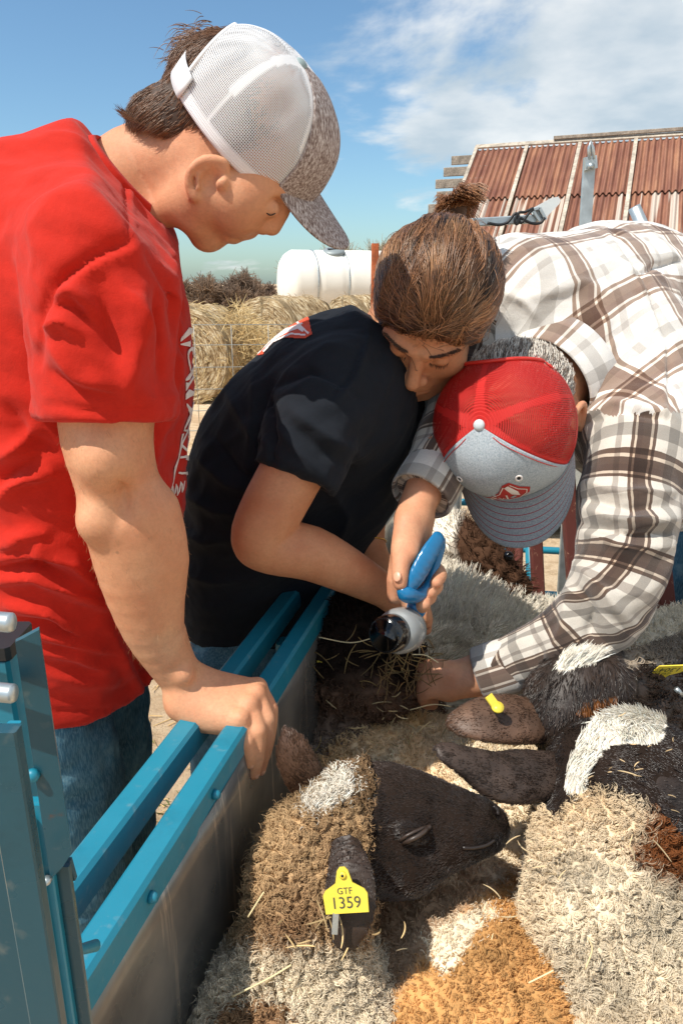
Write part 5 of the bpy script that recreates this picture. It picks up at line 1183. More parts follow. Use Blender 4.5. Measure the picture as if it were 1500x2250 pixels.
Vm = strokes(Vm, Qm, [([(1290, 1060), (1370, 1085), (1470, 1080)], 14, .010), ([(1290, 1120), (1380, 1150), (1480, 1140)], 16, .012), ([(1285, 1170), (1380, 1205), (1470, 1200)], 15, .010), ([(1280, 1095), (1380, 1120), (1480, 1108)], 9, -.007), ([(1280, 1150), (1380, 1178), (1475, 1170)], 9, -.007), ([(1270, 1240), (1330, 1300), (1370, 1360)], 16, .010), ([(1265, 1290), (1300, 1350), (1290, 1420)], 14, -.012), ([(1250, 1300), (1240, 1380), (1200, 1440)], 16, .008), ([(1180, 1395), (1190, 1450), (1215, 1490)], 9, -.008),
    ([(1060, 1490), (1100, 1440), (1150, 1400)], 10, .003), ([(1340, 500), (1420, 620), (1468, 760), (1470, 920)], 7, -.006), ([(1330, 510), (1405, 620), (1455, 760), (1460, 920)], 8, .005), ([(1290, 930), (1360, 900), (1470, 920)], 10, -.008), ([(1285, 915), (1350, 885), (1470, 905)], 12, .007), ([(1330, 700), (1340, 760), (1300, 830)], 14, .009), ([(1390, 605), (1440, 585), (1500, 570)], 7, -.008), ([(1300, 850), (1330, 800), (1340, 720)], 9, -.006), ([(1210, 640), (1280, 620), (1340, 650)], 16, .006), ([(1100, 640), (1150, 660), (1180, 700)], 12, .006)], 1.3)
def smooth_uv(U, Qd, reg, it=14):
    ok = reg[Qd].all(1); q = Qd[ok]; U = U.copy()
    big = (np.abs(U[q] - U[q][:, :1]).max(axis=(1, 2)) < .06); q = q[big]
    for _ in range(it):
        s = np.zeros_like(U); c = np.zeros(len(U))
        for i in range(4):
            for j in (1, 3): np.add.at(s, q[:, i], U[q[:, (i + j) % 4]]); np.add.at(c, q[:, i], 1)
        m = c > 0; U[m] = U[m] * .4 + .6 * s[m] / c[m][:, None]
    return U
nearL, nearR = dL < .03, dR < .03; uL = smooth_uv(uL, Qm, nearL); uR = smooth_uv(uR, Qm, nearR)
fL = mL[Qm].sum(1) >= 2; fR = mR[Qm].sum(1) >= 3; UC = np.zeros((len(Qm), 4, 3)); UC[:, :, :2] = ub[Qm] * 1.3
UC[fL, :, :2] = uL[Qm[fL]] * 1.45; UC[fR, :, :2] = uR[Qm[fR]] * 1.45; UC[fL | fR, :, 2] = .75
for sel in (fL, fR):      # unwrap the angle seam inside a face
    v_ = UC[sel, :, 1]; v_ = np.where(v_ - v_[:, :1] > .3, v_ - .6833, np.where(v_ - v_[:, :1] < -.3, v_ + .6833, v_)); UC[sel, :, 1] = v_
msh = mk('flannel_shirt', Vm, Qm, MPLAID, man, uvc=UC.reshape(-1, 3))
# collar: folded band standing round the nape
V = []; U = []; nC = 48; hcen = Mh(0, -.045, -.045); axk = nrm(nb - hcen); e1_ = nrm(sM - axk * (sM @ axk)); e2_ = np.cross(axk, e1_); e2_ = e2_ if e2_ @ UP > 0 else -e2_; cc0 = hcen + axk * .068
prof = [(.012, .086), (-.008, .089), (-.022, .0915), (-.029, .0945), (-.026, .098), (-.010, .102), (.012, .110), (.034, .120)]
for k in range(nC + 1):
    a = math.radians(-135 + 270 * k / nC)
    for tt, r in prof:
        wob = 1 + .03 * math.sin(a * 3 + 1); V.append(cc0 + axk * (tt + .018 * (1 - math.cos(a)) * .5) + (e2_ * math.cos(a) * .88 + e1_ * math.sin(a) * .98) * r * wob); U.append((tt * 1.2 + .02, a * .10, 0.))
k = len(prof); I = np.arange(len(V)).reshape(nC + 1, k); o = mk('collar', V, np.stack([I[:-1, :-1].ravel(), I[1:, :-1].ravel(), I[1:, 1:].ravel(), I[:-1, 1:].ravel()], 1), MPLAID, msh, uvw=U); md = o.modifiers.new('thick', 'SOLIDIFY'); md.thickness = .0025
# cuffs
def cuff(pa, pb, r, nm):
    a_, b_ = H(*pa), H(*pb); t = nrm(b_ - a_); e1_ = nrm(np.cross(t, A(0, 0, 1))); e2_ = np.cross(t, e1_); V = []; U = []; n_ = 40
    for k in range(n_):
        a = 2 * math.pi * k / n_
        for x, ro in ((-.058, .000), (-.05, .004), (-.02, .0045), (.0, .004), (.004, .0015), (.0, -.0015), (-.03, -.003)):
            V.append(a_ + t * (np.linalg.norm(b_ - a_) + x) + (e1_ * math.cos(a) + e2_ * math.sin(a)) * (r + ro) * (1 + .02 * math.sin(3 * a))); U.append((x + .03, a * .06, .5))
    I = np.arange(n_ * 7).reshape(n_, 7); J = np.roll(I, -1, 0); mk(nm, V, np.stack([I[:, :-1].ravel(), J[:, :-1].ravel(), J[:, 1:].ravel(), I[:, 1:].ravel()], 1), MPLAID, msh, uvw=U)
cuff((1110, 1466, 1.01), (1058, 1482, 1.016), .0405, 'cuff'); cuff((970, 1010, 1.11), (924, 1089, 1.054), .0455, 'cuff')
# jeans
J_ = Blob(.012); hpn = H(1600, 820, 1.85) + A(.10, .05, 0)
for s_ in (-1, 1): J_.chain([(hpn + A(0, .09 * s_, 0), .11), (A(hpn[0] - .05, hpn[1] + .1 * s_, .5), .085), (A(hpn[0] + .02, hpn[1] + .1 * s_, .12), .065)], k=.03)
v, q = J_.mesh(); mk('jeans', v, q, MJEAN, man); boots(man, [A(hpn[0] + .02, hpn[1] + .1, 0), A(hpn[0] + .02, hpn[1] - .1, 0)], A(-1, 0, 0))
# grey hair
Hm = Blob(.004); Hm.ell(Mh(0, -.012, .012), (.083, .106, .082), axM); Hm.ell(Mh(0, -.065, -.035), (.076, .064, .066), axM, k=.03); Hm.plane(Mh(0, .0, -.055), fM * .7 - uM * .7, k=.01)
vh, qh = Hm.mesh(); nh = vnormals(vh, qh); ho = mk('hair', vh, qh, M('grey_hair_base', lin('6e6258'), .8), man)
n_ = 14000; q_, W_ = sample(vh, qh, n_); p0 = interp(vh, qh, q_, W_); m0 = interp(nh, qh, q_, W_); cmb = nrm(-fM * .85 - uM * .5); tn = cmb - m0 * (m0 @ cmb)[:, None] * .9; tn = tn / np.linalg.norm(tn, axis=1)[:, None] + RNG.normal(0, .13, tn.shape) + .2 * np.stack([vnoise(p0 * 110, i) for i in range(3)], 1)
K = np.linspace(0, 1, 5); pts = p0[:, None] + tn[:, None] * (RNG.uniform(.010, .018, n_)[:, None] * K)[:, :, None] + m0[:, None] * (.006 * np.sin(K * 2.2))[None, :, None]
hairs('hair_strands', pts, [.00035] * 4 + [.0001], np.where(RNG.random((n_, 1)) > .42, lin('e2dace'), lin('7b6a5c')) * RNG.uniform(.6, 1.2, (n_, 1)), MHAIR, ho)
# cap
MRMESH = mesh_mat('red_cap_mesh', A(.60, .018, .014), 1500., .42)
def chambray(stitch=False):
    b = NB('grey_chambray' + ('_stitched' if stitch else '')); f = b.noise(500, 4, rough=.7); c = b.ramp(f, [(.35, lin('7f8a92') if stitch else lin('8d9aa3')), (.65, lin('a3abb1') if stitch else lin('bcc4ca'))])  # brim cloth toned darker than the panels: its shade is painted in
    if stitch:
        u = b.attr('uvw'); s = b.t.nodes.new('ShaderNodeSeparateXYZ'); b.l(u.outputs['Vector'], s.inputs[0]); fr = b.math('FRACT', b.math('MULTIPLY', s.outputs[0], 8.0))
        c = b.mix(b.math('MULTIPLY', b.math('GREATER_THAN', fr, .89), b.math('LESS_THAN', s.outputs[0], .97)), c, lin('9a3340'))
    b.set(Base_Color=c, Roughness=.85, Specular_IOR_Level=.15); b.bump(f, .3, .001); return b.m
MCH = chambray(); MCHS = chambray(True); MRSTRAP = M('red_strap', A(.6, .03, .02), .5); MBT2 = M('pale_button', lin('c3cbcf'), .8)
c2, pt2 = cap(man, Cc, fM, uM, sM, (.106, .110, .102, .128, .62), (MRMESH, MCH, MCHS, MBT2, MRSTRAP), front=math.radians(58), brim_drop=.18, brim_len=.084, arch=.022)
# red seam stitching, eyelets and badge on the front panels
MTH = M('red_thread', lin('b5352f'), .7); MTHW = M('white_thread', lin('e8e2dc'), .7)
for sg in (-1, 1):
    v, f = cyl([pt2(sg * (math.radians(58) - .045 / max(.3, math.cos(t * 1.45))), t, .0022) for t in np.linspace(.03, .93, 40)], .0007, 5); mk('seam_stitch', v, f, MTH, c2)
    e_ = pt2(sg * .55, .52, .0018); n_ = nrm(e_ - Cc); e1_ = nrm(np.cross(n_, A(.2, .3, 1))); e2_ = np.cross(n_, e1_)
    v, f = cyl([e_ + .0042 * (e1_ * math.cos(a) + e2_ * math.sin(a)) for a in np.linspace(0, 6.28, 17)], .0016, 6, False); ey = mk('eyelet', v, f, MTHW, c2); v, f = cyl([e_, e_ + n_ * .0006], .003, 10); mk('eyelet_hole', v, f, MWIRE, ey)
v, f = cyl([pt2(0, t, .0018) for t in np.linspace(.02, .93, 40)], .0008, 5); mk('centre_seam', v, f, MCH, c2)
sgn = 1 if pt2(.4, .3) @ RT > pt2(-.4, .3) @ RT else -1
def badge(pl, off):    # points in metres on the front panels: x sideways, y up from the brim
    return [pt2(sgn * ((x * 1.3 - .004) / .088), .17 + y * 1.15 / .095, off) for x, y in pl]
out1 = [(-.016, .006), (-.004, .012), (.010, .021), (.019, .029), (.028, .030), (.034, .021), (.040, .014), (.034, .007), (.022, .002), (.010, .001), (-.004, .003)]
def poly_on(pl, off, mat, nm, par, n_sub=2):
    c = np.mean(pl, 0); V = []; R_n = 5
    for r in range(R_n + 1): V += badge([tuple(c + (np.array(p) - c) * r / R_n) for p in pl], off)
    k = len(pl); F = []
    for r in range(R_n):
        for i in range(k): F.append((r * k + i, r * k + (i + 1) % k, (r + 1) * k + (i + 1) % k, (r + 1) * k + i))
    return mk(nm, V, F, mat, par)
bd = poly_on(out1, .0026, MTH, 'badge', c2)
def stroke_on(pl, wd, off, mat, nm):
    pl = np.array(pl, float); V = []
    for i in range(len(pl)):
        t = pl[min(i + 1, len(pl) - 1)] - pl[max(i - 1, 0)]; t /= np.hypot(*t) + 1e-9; s = np.array([-t[1], t[0]]) * wd / 2; V += badge([tuple(pl[i] + s), tuple(pl[i] - s)], off)
    return mk(nm, V, [(2 * i, 2 * i + 1, 2 * i + 3, 2 * i + 2) for i in range(len(pl) - 1)], mat, bd)
stroke_on([(-.006, .004), (-.003, .010)], .0018, .0034, MTHW, 'letter_stroke'); stroke_on([(.0035, .0125), (-.0035, .0075), (.003, .0045)], .0016, .0034, MTHW, 'letter_stroke')
stroke_on([(.006, .0135), (.0065, .0065), (.0095, .0115), (.0115, .0065), (.0155, .0165)], .0017, .0034, MTHW, 'letter_stroke')
stroke_on([(-.013, .0065), (-.004, .0105), (.010, .0192), (.019, .0272)], .0009, .0034, MTHW, 'badge_line'); stroke_on([(.010, .003), (.022, .004), (.032, .009), (.036, .014), (.031, .020), (.027, .0275)], .0010, .0034, MTHW, 'badge_line')
poly_on([(.0195, .0265), (.025, .0275), (.0285, .017), (.026, .010), (.021, .016)], .0036, MTHW, 'badge_blaze', bd); stroke_on([(.0165, .009), (.0225, .0115)], .003, .0034, MCH, 'badge_line')

# ------------------------------------------------------------------ drench gun and bottle in his hand
MBP = M('glossy_blue_plastic', A(.006, .15, .34), .26, var=.06, vs=40, coat=.4)
gun = thing('dosing_gun', 'glossy blue dosing gun gripped in the man\'s hand', 'dosing gun', P(915, 1300, 1.04))
G = Blob(.0022); fl_ = nrm(FW * .5 + RT * .35)
G.chain(hc_((962, 1184, 1.03, .0115), (940, 1220, 1.020, .0140), (918, 1260, 1.014, .0140), (902, 1288, 1.012, .0095)), k=.004, flat=nrm(-FW * .75 + RT * .55 + UP * .25), fs=.42, sub=3)
v, q = G.mesh(); mk('handle', v, q, MBP, gun)
G = Blob(.0022); G.chain(hc_((965, 1188, 1.045, .0085), (966, 1205, 1.05, .0075), (953, 1250, 1.045, .007), (938, 1290, 1.035, .008), (918, 1308, 1.025, .010), (895, 1306, 1.012, .0125), (886, 1300, 1.008, .0095)), k=.006, sub=3); v, q = G.mesh(); mk('lever', v, q, MBP, gun)
G = Blob(.0022); G.chain(hc_((918, 1318, 1.045, .011), (915, 1334, 1.045, .0145), (914, 1342, 1.045, .013)), k=.004, sub=2); v, q = G.mesh(); mk('nozzle_collar', v, q, MBP, gun)
v, f = cyl([P(915, 1340, 1.045), P(919, 1385, 1.05), P(920, 1398, 1.052)], [.0065, .0065, .004], 14); mk('barrel', v, f, M('brass', lin('b08a4c'), .3, .9), gun)
v, f = cyl([P(920, 1398, 1.052), P(921, 1436, 1.06)], .0009, 8); mk('needle', v, f, MGALV, gun)
bt = thing('medicine_bottle', 'small upturned bottle with black ribbed base held under the blue gun', 'bottle', P(860, 1400, 1.03))
ba_, bb_ = P(843, 1396, .985), P(905, 1378, 1.055); t = nrm(bb_ - ba_); Lb = np.linalg.norm(bb_ - ba_)
gl = NB('clear_glass'); gl.set(Base_Color=(.93, .97, .97), Roughness=.06, Transmission_Weight=.72, IOR=1.4, Specular_IOR_Level=.6); MGLASS = gl.m
v, f = cyl([ba_ + t * x for x in (.026, .028, .034, .042, .060, .072, .080, .086)], [.024, .0275, .031, .0325, .0325, .029, .018, .010], 40); mk('glass_body', v, f, MGLASS, bt)
v, f = cyl([ba_ + t * x for x in (.036, .044, .058, .068)], [.026, .0275, .0275, .022], 32); mk('liquid', v, f, M('milky_liquid', lin('cfd6d4'), .25, var=.1), bt)
MBB = M('black_gloss_plastic', lin('0d0e10'), .12, coat=.5)
v, f = cyl([ba_ + t * x for x in (.0025, .0, .0015, .006, .020, .027)], [.0175, .0210, .0240, .0258, .0265, .0265], 40); cp = mk('base_cup', v, f, MBB, bt)
e1_ = nrm(np.cross(t, A(0, 0, 1))); e2_ = np.cross(t, e1_)
for k in range(40):
    a = 2 * math.pi * k / 40; c = ba_ + (e1_ * math.cos(a) + e2_ * math.sin(a)) * .0226 + t * .0008; v, f = cyl([c + t * .0004, c - t * .0006], [.0011, .0006], 6); mk('base_bead', v, f, MBB, cp)
for r_, w_, a0, a1 in ((.005, .0006, .3, 3.2), (.0075, .0005, 2.6, 3.8)):
    v, f = cyl([ba_ + t * .0022 + (e1_ * math.cos(a) + e2_ * math.sin(a)) * r_ for a in np.linspace(a0, a1, 12)], w_, 5); mk('embossed_mark', v, f, MGALV, cp)
# ================================================================== SHEEP
CREAM, TAN, GOLD, BRN, DKB, BLACK, WHITE = lin('ead9bd'), lin('d8b78a'), lin('cb9a62'), lin('9c7a5a'), lin('5a4030'), lin('271e19'), lin('efe6d6')
def inpoly(px, py, poly, wob=8., V=None):
    poly = np.array(poly, float)
    if V is not None and wob: px = px + fbm(V * 60, 41, 2) * wob; py = py + fbm(V * 60, 47, 2) * wob
    c = np.zeros(len(px), bool); j = len(poly) - 1
    for i in range(len(poly)):
        yi, yj = poly[i][1], poly[j][1]; xi, xj = poly[i][0], poly[j][0]
        if yi != yj: c ^= ((yi > py) != (yj > py)) & (px < (xj - xi) * (py - yi) / (yj - yi) + xi)
        j = i
    return c
def woolbody(B, amp=.006, seed=0, scale=58., soft=.008, lo=None, headmask=None):
    V, Q = B.mesh(lo); V = smooth(V, Q, 1, .4); n = vnormals(V, Q)
    k = np.ones(len(V)) if headmask is None else 1 - headmask(V)
    w_ = V + .008 * np.stack([vnoise(V * 40, seed + i) for i in range(3)], 1)
    f1, _ = worley(w_ * scale, seed); f2, _ = worley(w_ * scale * .45, seed + 3)
    cr_ = np.abs(fbm(V * A(9, 9, 16) + seed, seed + 9, 3)); D = amp * (1 - f1 ** 2 * 1.6) + amp * .8 * (.6 - f2) + soft * fbm(V * 9, seed, 3) - .014 * np.exp(-(cr_ / .06) ** 2)
    return V + n * (D * k)[:, None], Q
def fleece(par, V, Q, n_, L, colf, mask=None, scale=75., curl=.0030, rad=.0006, seed=0, turns=7., spread=.7, lean=None):
    nn = vnormals(V, Q); vw = CAM - V; vw /= np.linalg.norm(vw, axis=1)[:, None]
    m_ = ((nn * vw).sum(1) > -.25) * (V[:, 2] > .42) * (V[:, 1] > .25) * 1.0; pxx, pyy, dd_ = proj(V); m_ *= (pyy < 2700) & (pxx > 100) & (pxx < 1900)
    if mask is not None: m_ = m_ * mask
    if m_.sum() < 5: return None
    q, W = sample(V, Q, n_, m_); p = interp(V, Q, q, W); m = interp(nn, Q, q, W); m /= np.linalg.norm(m, axis=1)[:, None]
    pw = p + .012 * np.stack([vnoise(p * 22, seed + 60 + i) for i in range(3)], 1); f1, cen = worley(pw * scale, seed + 5); cc = cen / scale - (pw - p); h = _h(*(np.floor(cen * 1.0001 * 7).astype(np.int64).T), 3); h2 = _h(*(np.floor(cen * 7).astype(np.int64).T), 9)
    dv = np.stack([h - .5, h2 - .5, vnoise(cen * 3.3, 4) * .5], 1) * .9
    if lean is not None: dv = dv + lean
    fz = RNG.random(n_) < .09; spread = np.where(fz, 0., spread * .95); curl = np.where(fz, curl * 1.3, curl); Ln = L * (1 + .4 * fbm(p * 14, seed + 70, 2)) * RNG.uniform(.6, 1.15, n_) * np.where(fz, 1.25, 1.); dv = np.where(fz[:, None], RNG.normal(0, .5, (n_, 3)), dv); tip = (cc - p); tip -= m * (tip * m).sum(1)[:, None]
    Kk = np.linspace(0, 1, 7); ph = h * 6.28 + RNG.normal(0, .9, n_)
    e1_ = np.cross(m, A(.3, .5, .8)); e1_ /= np.linalg.norm(e1_, axis=1)[:, None]; e2_ = np.cross(m, e1_)
    path = p[:, None] - m[:, None] * .003 + m[:, None] * (Ln[:, None] * np.sin(Kk * 1.5))[:, :, None] + tip[:, None] * (spread[:, None] * Kk ** 1.2)[:, :, None] + dv[:, None] * (Ln[:, None] * Kk ** 2)[:, :, None] * .55
    wv = curl[:, None] * (Kk ** .8)[None, :]; an = ph[:, None] + turns * Kk[None, :]
    path = path + e1_[:, None] * (wv * np.cos(an))[:, :, None] + e2_[:, None] * (wv * np.sin(an))[:, :, None]
    c = colf(p + RNG.normal(0, .0055, p.shape)) * RNG.uniform(.72, 1.18, (n_, 1)) * (1 + .12 * vnoise(p * 55, seed))[:, None]
    return hairs('fleece', path, np.array([1.1, 1.1, 1.05, 1, .9, .75, .35])[None] * rad * np.where(fz, .6, 1.)[:, None], np.clip(c, .003, .95), MWOOL, par)
def shortfur(par, V, Q, n_, L, colf, dirf, mask=None, rad=.00042, lift=.45, nm='short_fur'):
    nn = vnormals(V, Q); vw = CAM - V; vw /= np.linalg.norm(vw, axis=1)[:, None]; m_ = ((nn * vw).sum(1) > -.3) * 1.0
    if mask is not None: m_ = m_ * mask
    if m_.sum() < 3: return None
    q, W = sample(V, Q, n_, m_); p = interp(V, Q, q, W); m = interp(nn, Q, q, W); m /= np.linalg.norm(m, axis=1)[:, None]
    d = dirf(p); d = d - m * (d * m).sum(1)[:, None]; d /= np.linalg.norm(d, axis=1)[:, None] + 1e-6
    d = d + m * lift + RNG.normal(0, .18, d.shape) + .3 * np.stack([vnoise(p * 90, i) for i in range(3)], 1); Ln = L(p) if callable(L) else L; Ln = Ln * RNG.uniform(.6, 1.2, n_); Kk = np.linspace(0, 1, 4)
    path = p[:, None] - m[:, None] * .0008 + d[:, None] * (Ln[:, None] * Kk)[:, :, None] - m[:, None] * (Ln[:, None] * Kk ** 2)[:, :, None] * lift * .5
    return hairs(nm, path, np.array([1, 1, .8, .25]) * rad, np.clip(colf(p) * RNG.uniform(.6, 1.4, (n_, 1)), .003, .95), MFUR, par)
MSKINW = M('wool_skin', None, .95, spec=.1, var=.12, vs=90, bump=.5, bs=220, bd=.003)
MSKINH = M('head_skin', None, .5, spec=.4, var=.2, vs=60, bump=.3, bs=500, bd=.001)
def legs(B, pts, z0=.42, r=.045):
    for x, y in pts: B.chain([(A(x, y, z0), r), (A(x, y + .015, .26), r * .62), (A(x, y, .2), r * .55), (A(x, y, .05), r * .5), (A(x, y - .01, .02), r * .6)], k=.03)
def ear_tag(par, c, right, up, nrml, lines, size, nm='ear_tag'):
    right, up = nrm(right), nrm(up); nrml = nrm(np.cross(right, up)); nrml = nrml if nrml @ (CAM - c) > 0 else -nrml
    out_ = [(-.5, -.5), (.5, -.5), (.52, -.1), (.46, .0), (.2, .15), (.13, .42), (.06, .5), (-.06, .5), (-.13, .42), (-.2, .15), (-.46, 0), (-.52, -.1)]
    rnd = [np.array(p) * size for p in out_]; k = len(rnd); V = [c + right * p[0] + up * p[1] + nrml * .0008 for p in rnd] + [c + right * p[0] + up * p[1] - nrml * .0008 for p in rnd]
    t = mk(nm, V, [tuple(range(k)), tuple(range(2 * k - 1, k - 1, -1))] + [(i, k + i, k + (i + 1) % k, (i + 1) % k) for i in range(k)], MTAG, par, sm=False)
    s_ = c + up * size * .33; v, f = cyl([s_ + nrml * .0008, s_ + nrml * .003, s_ + nrml * .0035], [.0035, .0033, .0022], 12); mk('stud', v, f, MTAG, t)
    v, f = cyl([s_ + nrml * .0035, s_ + nrml * .0039], .0014, 8); mk('stud_hole', v, f, MWIRE, t)
    for s, sz, oy in lines:
        v, f = text_mesh(s, sz * size); sx_ = 1.0; V = [c + right * p[0] + up * (p[1] + oy * size) + nrml * .0013 for p in v]; mk('tag_number', V, f, MINK, t, sm=False)
    return t
MTAG = M('yellow_tag_plastic', lin('e8cf48'), .4, var=.08, vs=80); MINK = M('faded_black_ink', lin('4a4a38'), .6)

# ---------------- sheep with tag 1359 turning its dark head
s1 = thing('sheep', 'dark-faced sheep with yellow ear tag 1359 and curly brown neck', 'sheep', A(0, .45, 0))
BLK1 = [(800, 1640), (826, 1720), (816, 1800), (828, 1850), (800, 1880), (812, 1960), (880, 2060), (1140, 2000), (1140, 1640)]
WH1 = [(662, 1788), (690, 1735), (735, 1700), (790, 1698), (775, 1735), (735, 1768), (690, 1790)]
def col1(p):
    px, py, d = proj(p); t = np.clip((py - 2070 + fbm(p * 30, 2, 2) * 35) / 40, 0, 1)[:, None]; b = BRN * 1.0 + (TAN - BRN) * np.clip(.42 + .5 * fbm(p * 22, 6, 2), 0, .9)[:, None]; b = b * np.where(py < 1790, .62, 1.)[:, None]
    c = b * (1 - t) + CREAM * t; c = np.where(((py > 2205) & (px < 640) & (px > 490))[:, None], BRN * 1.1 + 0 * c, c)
    c = np.where(inpoly(px, py, BLK1, 24, p)[:, None], BLACK, c); return np.where(inpoly(px, py, WH1, 10, p)[:, None], WHITE, c)
def headm1(V):
    px, py, d = proj(V); return inpoly(px, py, BLK1, 0, V) * 1.0
B = Blob(.0042)
B.chain([(A(-.045, .60, .60), .150), (A(-.035, .40, .58), .170), (A(-.02, .12, .57), .175)], k=.04, sub=2)
B.chain(Pc((632, 2190, .79, 150), (668, 2060, .80, 122), (690, 1930, .82, 122), (740, 1820, .86, 104)), k=.04, sub=3)
ST1 = len(B.ops)
B.chain(Pc((790, 1775, .865, 92), (850, 1772, .86, 92), (920, 1785, .855, 82), (1000, 1800, .85, 66), (1048, 1808, .85, 54), (1070, 1810, .85, 42)), k=.025, sub=3)
B.chain(Pc((820, 1880, .85, 82), (890, 1895, .84, 72), (960, 1868, .84, 55), (1030, 1842, .845, 40), (1062, 1835, .848, 30)), k=.03, sub=3)
B.ell(P(905, 1832, .800), (.017, .011, .010), [nrm(P(930, 1822, 1) - P(890, 1842, 1)), UP, FW], k=.010)          # closed eye
B.chain(Pc((885, 1843, .787, 4), (905, 1836, .784, 4.5), (930, 1822, .79, 4)), k=.003, neg=True, sub=3)
B.ell(P(1098, 1790, .835), (.008, .005, .008), k=.005, neg=True); B.chain(Pc((1098, 1842, .83, 3), (1070, 1852, .812, 3.5), (1035, 1860, .805, 3)), k=.004, neg=True)
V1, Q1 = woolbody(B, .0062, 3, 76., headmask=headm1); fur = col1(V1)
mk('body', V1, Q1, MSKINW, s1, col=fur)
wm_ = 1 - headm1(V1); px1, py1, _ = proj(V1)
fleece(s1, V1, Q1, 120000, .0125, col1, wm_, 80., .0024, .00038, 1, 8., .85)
mz = nrm(P(1070, 1800, .85) - P(800, 1780, .86))
shortfur(s1, V1, Q1, 30000, .0040, lambda p: BLACK * (1 + .9 * np.clip(fbm(p * 25, 8, 2), -.4, 1))[:, None] + A(.014, .008, .005) * (proj(p)[1] < 1740)[:, None], lambda p: np.tile(-mz - UP * .2, (len(p), 1)), headm1(V1))  # browner fur along the crown: the sunlit top is painted into the colour
shortfur(s1, V1, Q1, 5000, .011, lambda p: np.tile(WHITE, (len(p), 1)), lambda p: np.tile(mz * .5 + UP * .5, (len(p), 1)), inpoly(px1, py1, WH1) * 1., .0005, .7, 'white_tuft')
def ear(par, pts, flatd, fs, colr, n_=5000, cup=None, L=.005):
    E = Blob(.0026); E.chain(Pc(*pts), k=.008, flat=flatd, fs=fs, sub=4)
    if cup is not None: E.chain(Pc(*cup), k=.012, flat=flatd, fs=.35, sub=3, neg=True)
    v, q = E.mesh(); cf = lambda p: colr * (1 + .35 * fbm(p * 40, 3, 2))[:, None]; o = mk('ear', v, q, MSKINH, par, col=cf(v)); d = nrm(P(*pts[-1][:3]) - P(*pts[0][:3]))
    shortfur(o, v, q, n_, L, cf, lambda p: np.tile(d, (len(p), 1)), None, .00038, .35); return o
from mathutils.bvhtree import BVHTree as _BV
bv1 = _BV.FromPolygons([tuple(x) for x in V1], [tuple(map(int, q)) for q in Q1])
def on_face(x, y, off=.0):
    h = bv1.ray_cast(Vector(CAM), Vector(P(x, y, 1) - CAM).normalized()); return np.array(h[0]) + np.array(h[1]) * off
MLID = M('dark_eyelid', lin('3b2f28'), .4, bump=.3, bs=400); MLIP = M('dark_lip', lin('261e1a'), .35)
for pl, r in ((((878, 1846), (892, 1836), (912, 1827), (932, 1819), (945, 1815)), .0018), (((880, 1850), (900, 1845), (925, 1832), (944, 1816)), .0026)):
    v, f = cyl([on_face(*p, .001) for p in [tuple(a[0][:2]) for a in crom([(A(x, y, 0), .1) for x, y in pl], 4)]], r, 8); mk('eyelid', v, f, MLID, s1)
v, f = cyl([on_face(*p, .0006) for p in [tuple(a[0][:2]) for a in crom([(A(x, y, 0), .1) for x, y in ((882, 1850), (905, 1840), (928, 1826), (943, 1816))], 4)]], .0011, 6); mk('eye_slit', v, f, MWIRE, s1)
for pl in (((1082, 1772), (1090, 1780), (1092, 1790)), ((1084, 1845), (1066, 1856), (1040, 1862), (1015, 1862))):
    v, f = cyl([on_face(*p, .0008) for p in [tuple(a[0][:2]) for a in crom([(A(x, y, 0), .1) for x, y in pl], 4)]], .0022, 6); mk('muzzle_fold', v, f, MLIP, s1)
e1o = ear(s1, ((762, 1872, .775, 40), (770, 1930, .735, 54), (768, 1995, .722, 56), (762, 2045, .722, 42), (756, 2072, .725, 20)), nrm(FW + RT * .15), .16, BLACK * 2.0, 9000, None, .0028)
ear(s1, ((690, 1745, .87, 36), (664, 1700, .865, 46), (648, 1660, .86, 42), (640, 1630, .86, 26), (628, 1606, .865, 10)), nrm(FW + RT * .2), .3, DKB * .9, cup=((668, 1705, .838, 20), (650, 1660, .836, 20)))
t_ = ear_tag(s1, P(757, 1955, .703), imgdir(.97, .14, .15), imgdir(-.12, .95, -.15), None, (('GTF', .20, -.02), ('1359', .36, -.28)), .042)
a_, b_ = P(738, 2005, .702), P(735, 2052, .704); v, f = box(a_, b_, .006, .0022, up=-FW); mk('metal_clip', v, f, MGALV, s1, sm=False)

# ---------------- big cream sheep with black-and-white head
s2 = thing('sheep', 'cream-fleeced sheep with black face and broad white blaze, one ear stretched out', 'sheep', A(.34, .45, 0))
WH2 = [(1240, 1745), (1248, 1680), (1275, 1620), (1330, 1575), (1390, 1550), (1445, 1552), (1460, 1590), (1440, 1640), (1360, 1632), (1310, 1655), (1285, 1690), (1280, 1745)]
BK2 = [(1150, 1560), (1600, 1480), (1700, 1900), (1500, 1850), (1460, 1800), (1400, 1755), (1330, 1735), (1280, 1725), (1225, 1800), (1180, 1760)]
def col2(p):
    px, py, d = proj(p); c = CREAM * (1 + .06 * fbm(p * 12, 3, 2))[:, None]; c = c + (TAN - CREAM) * np.clip(.15 + .6 * fbm(p * 7, 9, 3), 0, .85)[:, None]; c = c * (1 - .35 * np.clip(fbm(p * 11, 29, 3) - .15, 0, 1))[:, None]
    br = np.clip((px - 1385 - (1850 - py) * .15 + fbm(p * 40, 5, 2) * 30) / 40, 0, 1) * np.clip((1935 + (px - 1400) * .4 - py) / 50, 0, 1); c = c * (1 - br[:, None]) + lin('7b4a2a') * br[:, None]
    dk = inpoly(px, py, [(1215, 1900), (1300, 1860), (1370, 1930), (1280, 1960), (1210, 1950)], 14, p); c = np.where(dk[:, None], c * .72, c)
    c = np.where(inpoly(px, py, BK2, 8, p)[:, None], BLACK, c); return np.where(inpoly(px, py, WH2, 10, p)[:, None], WHITE, c)
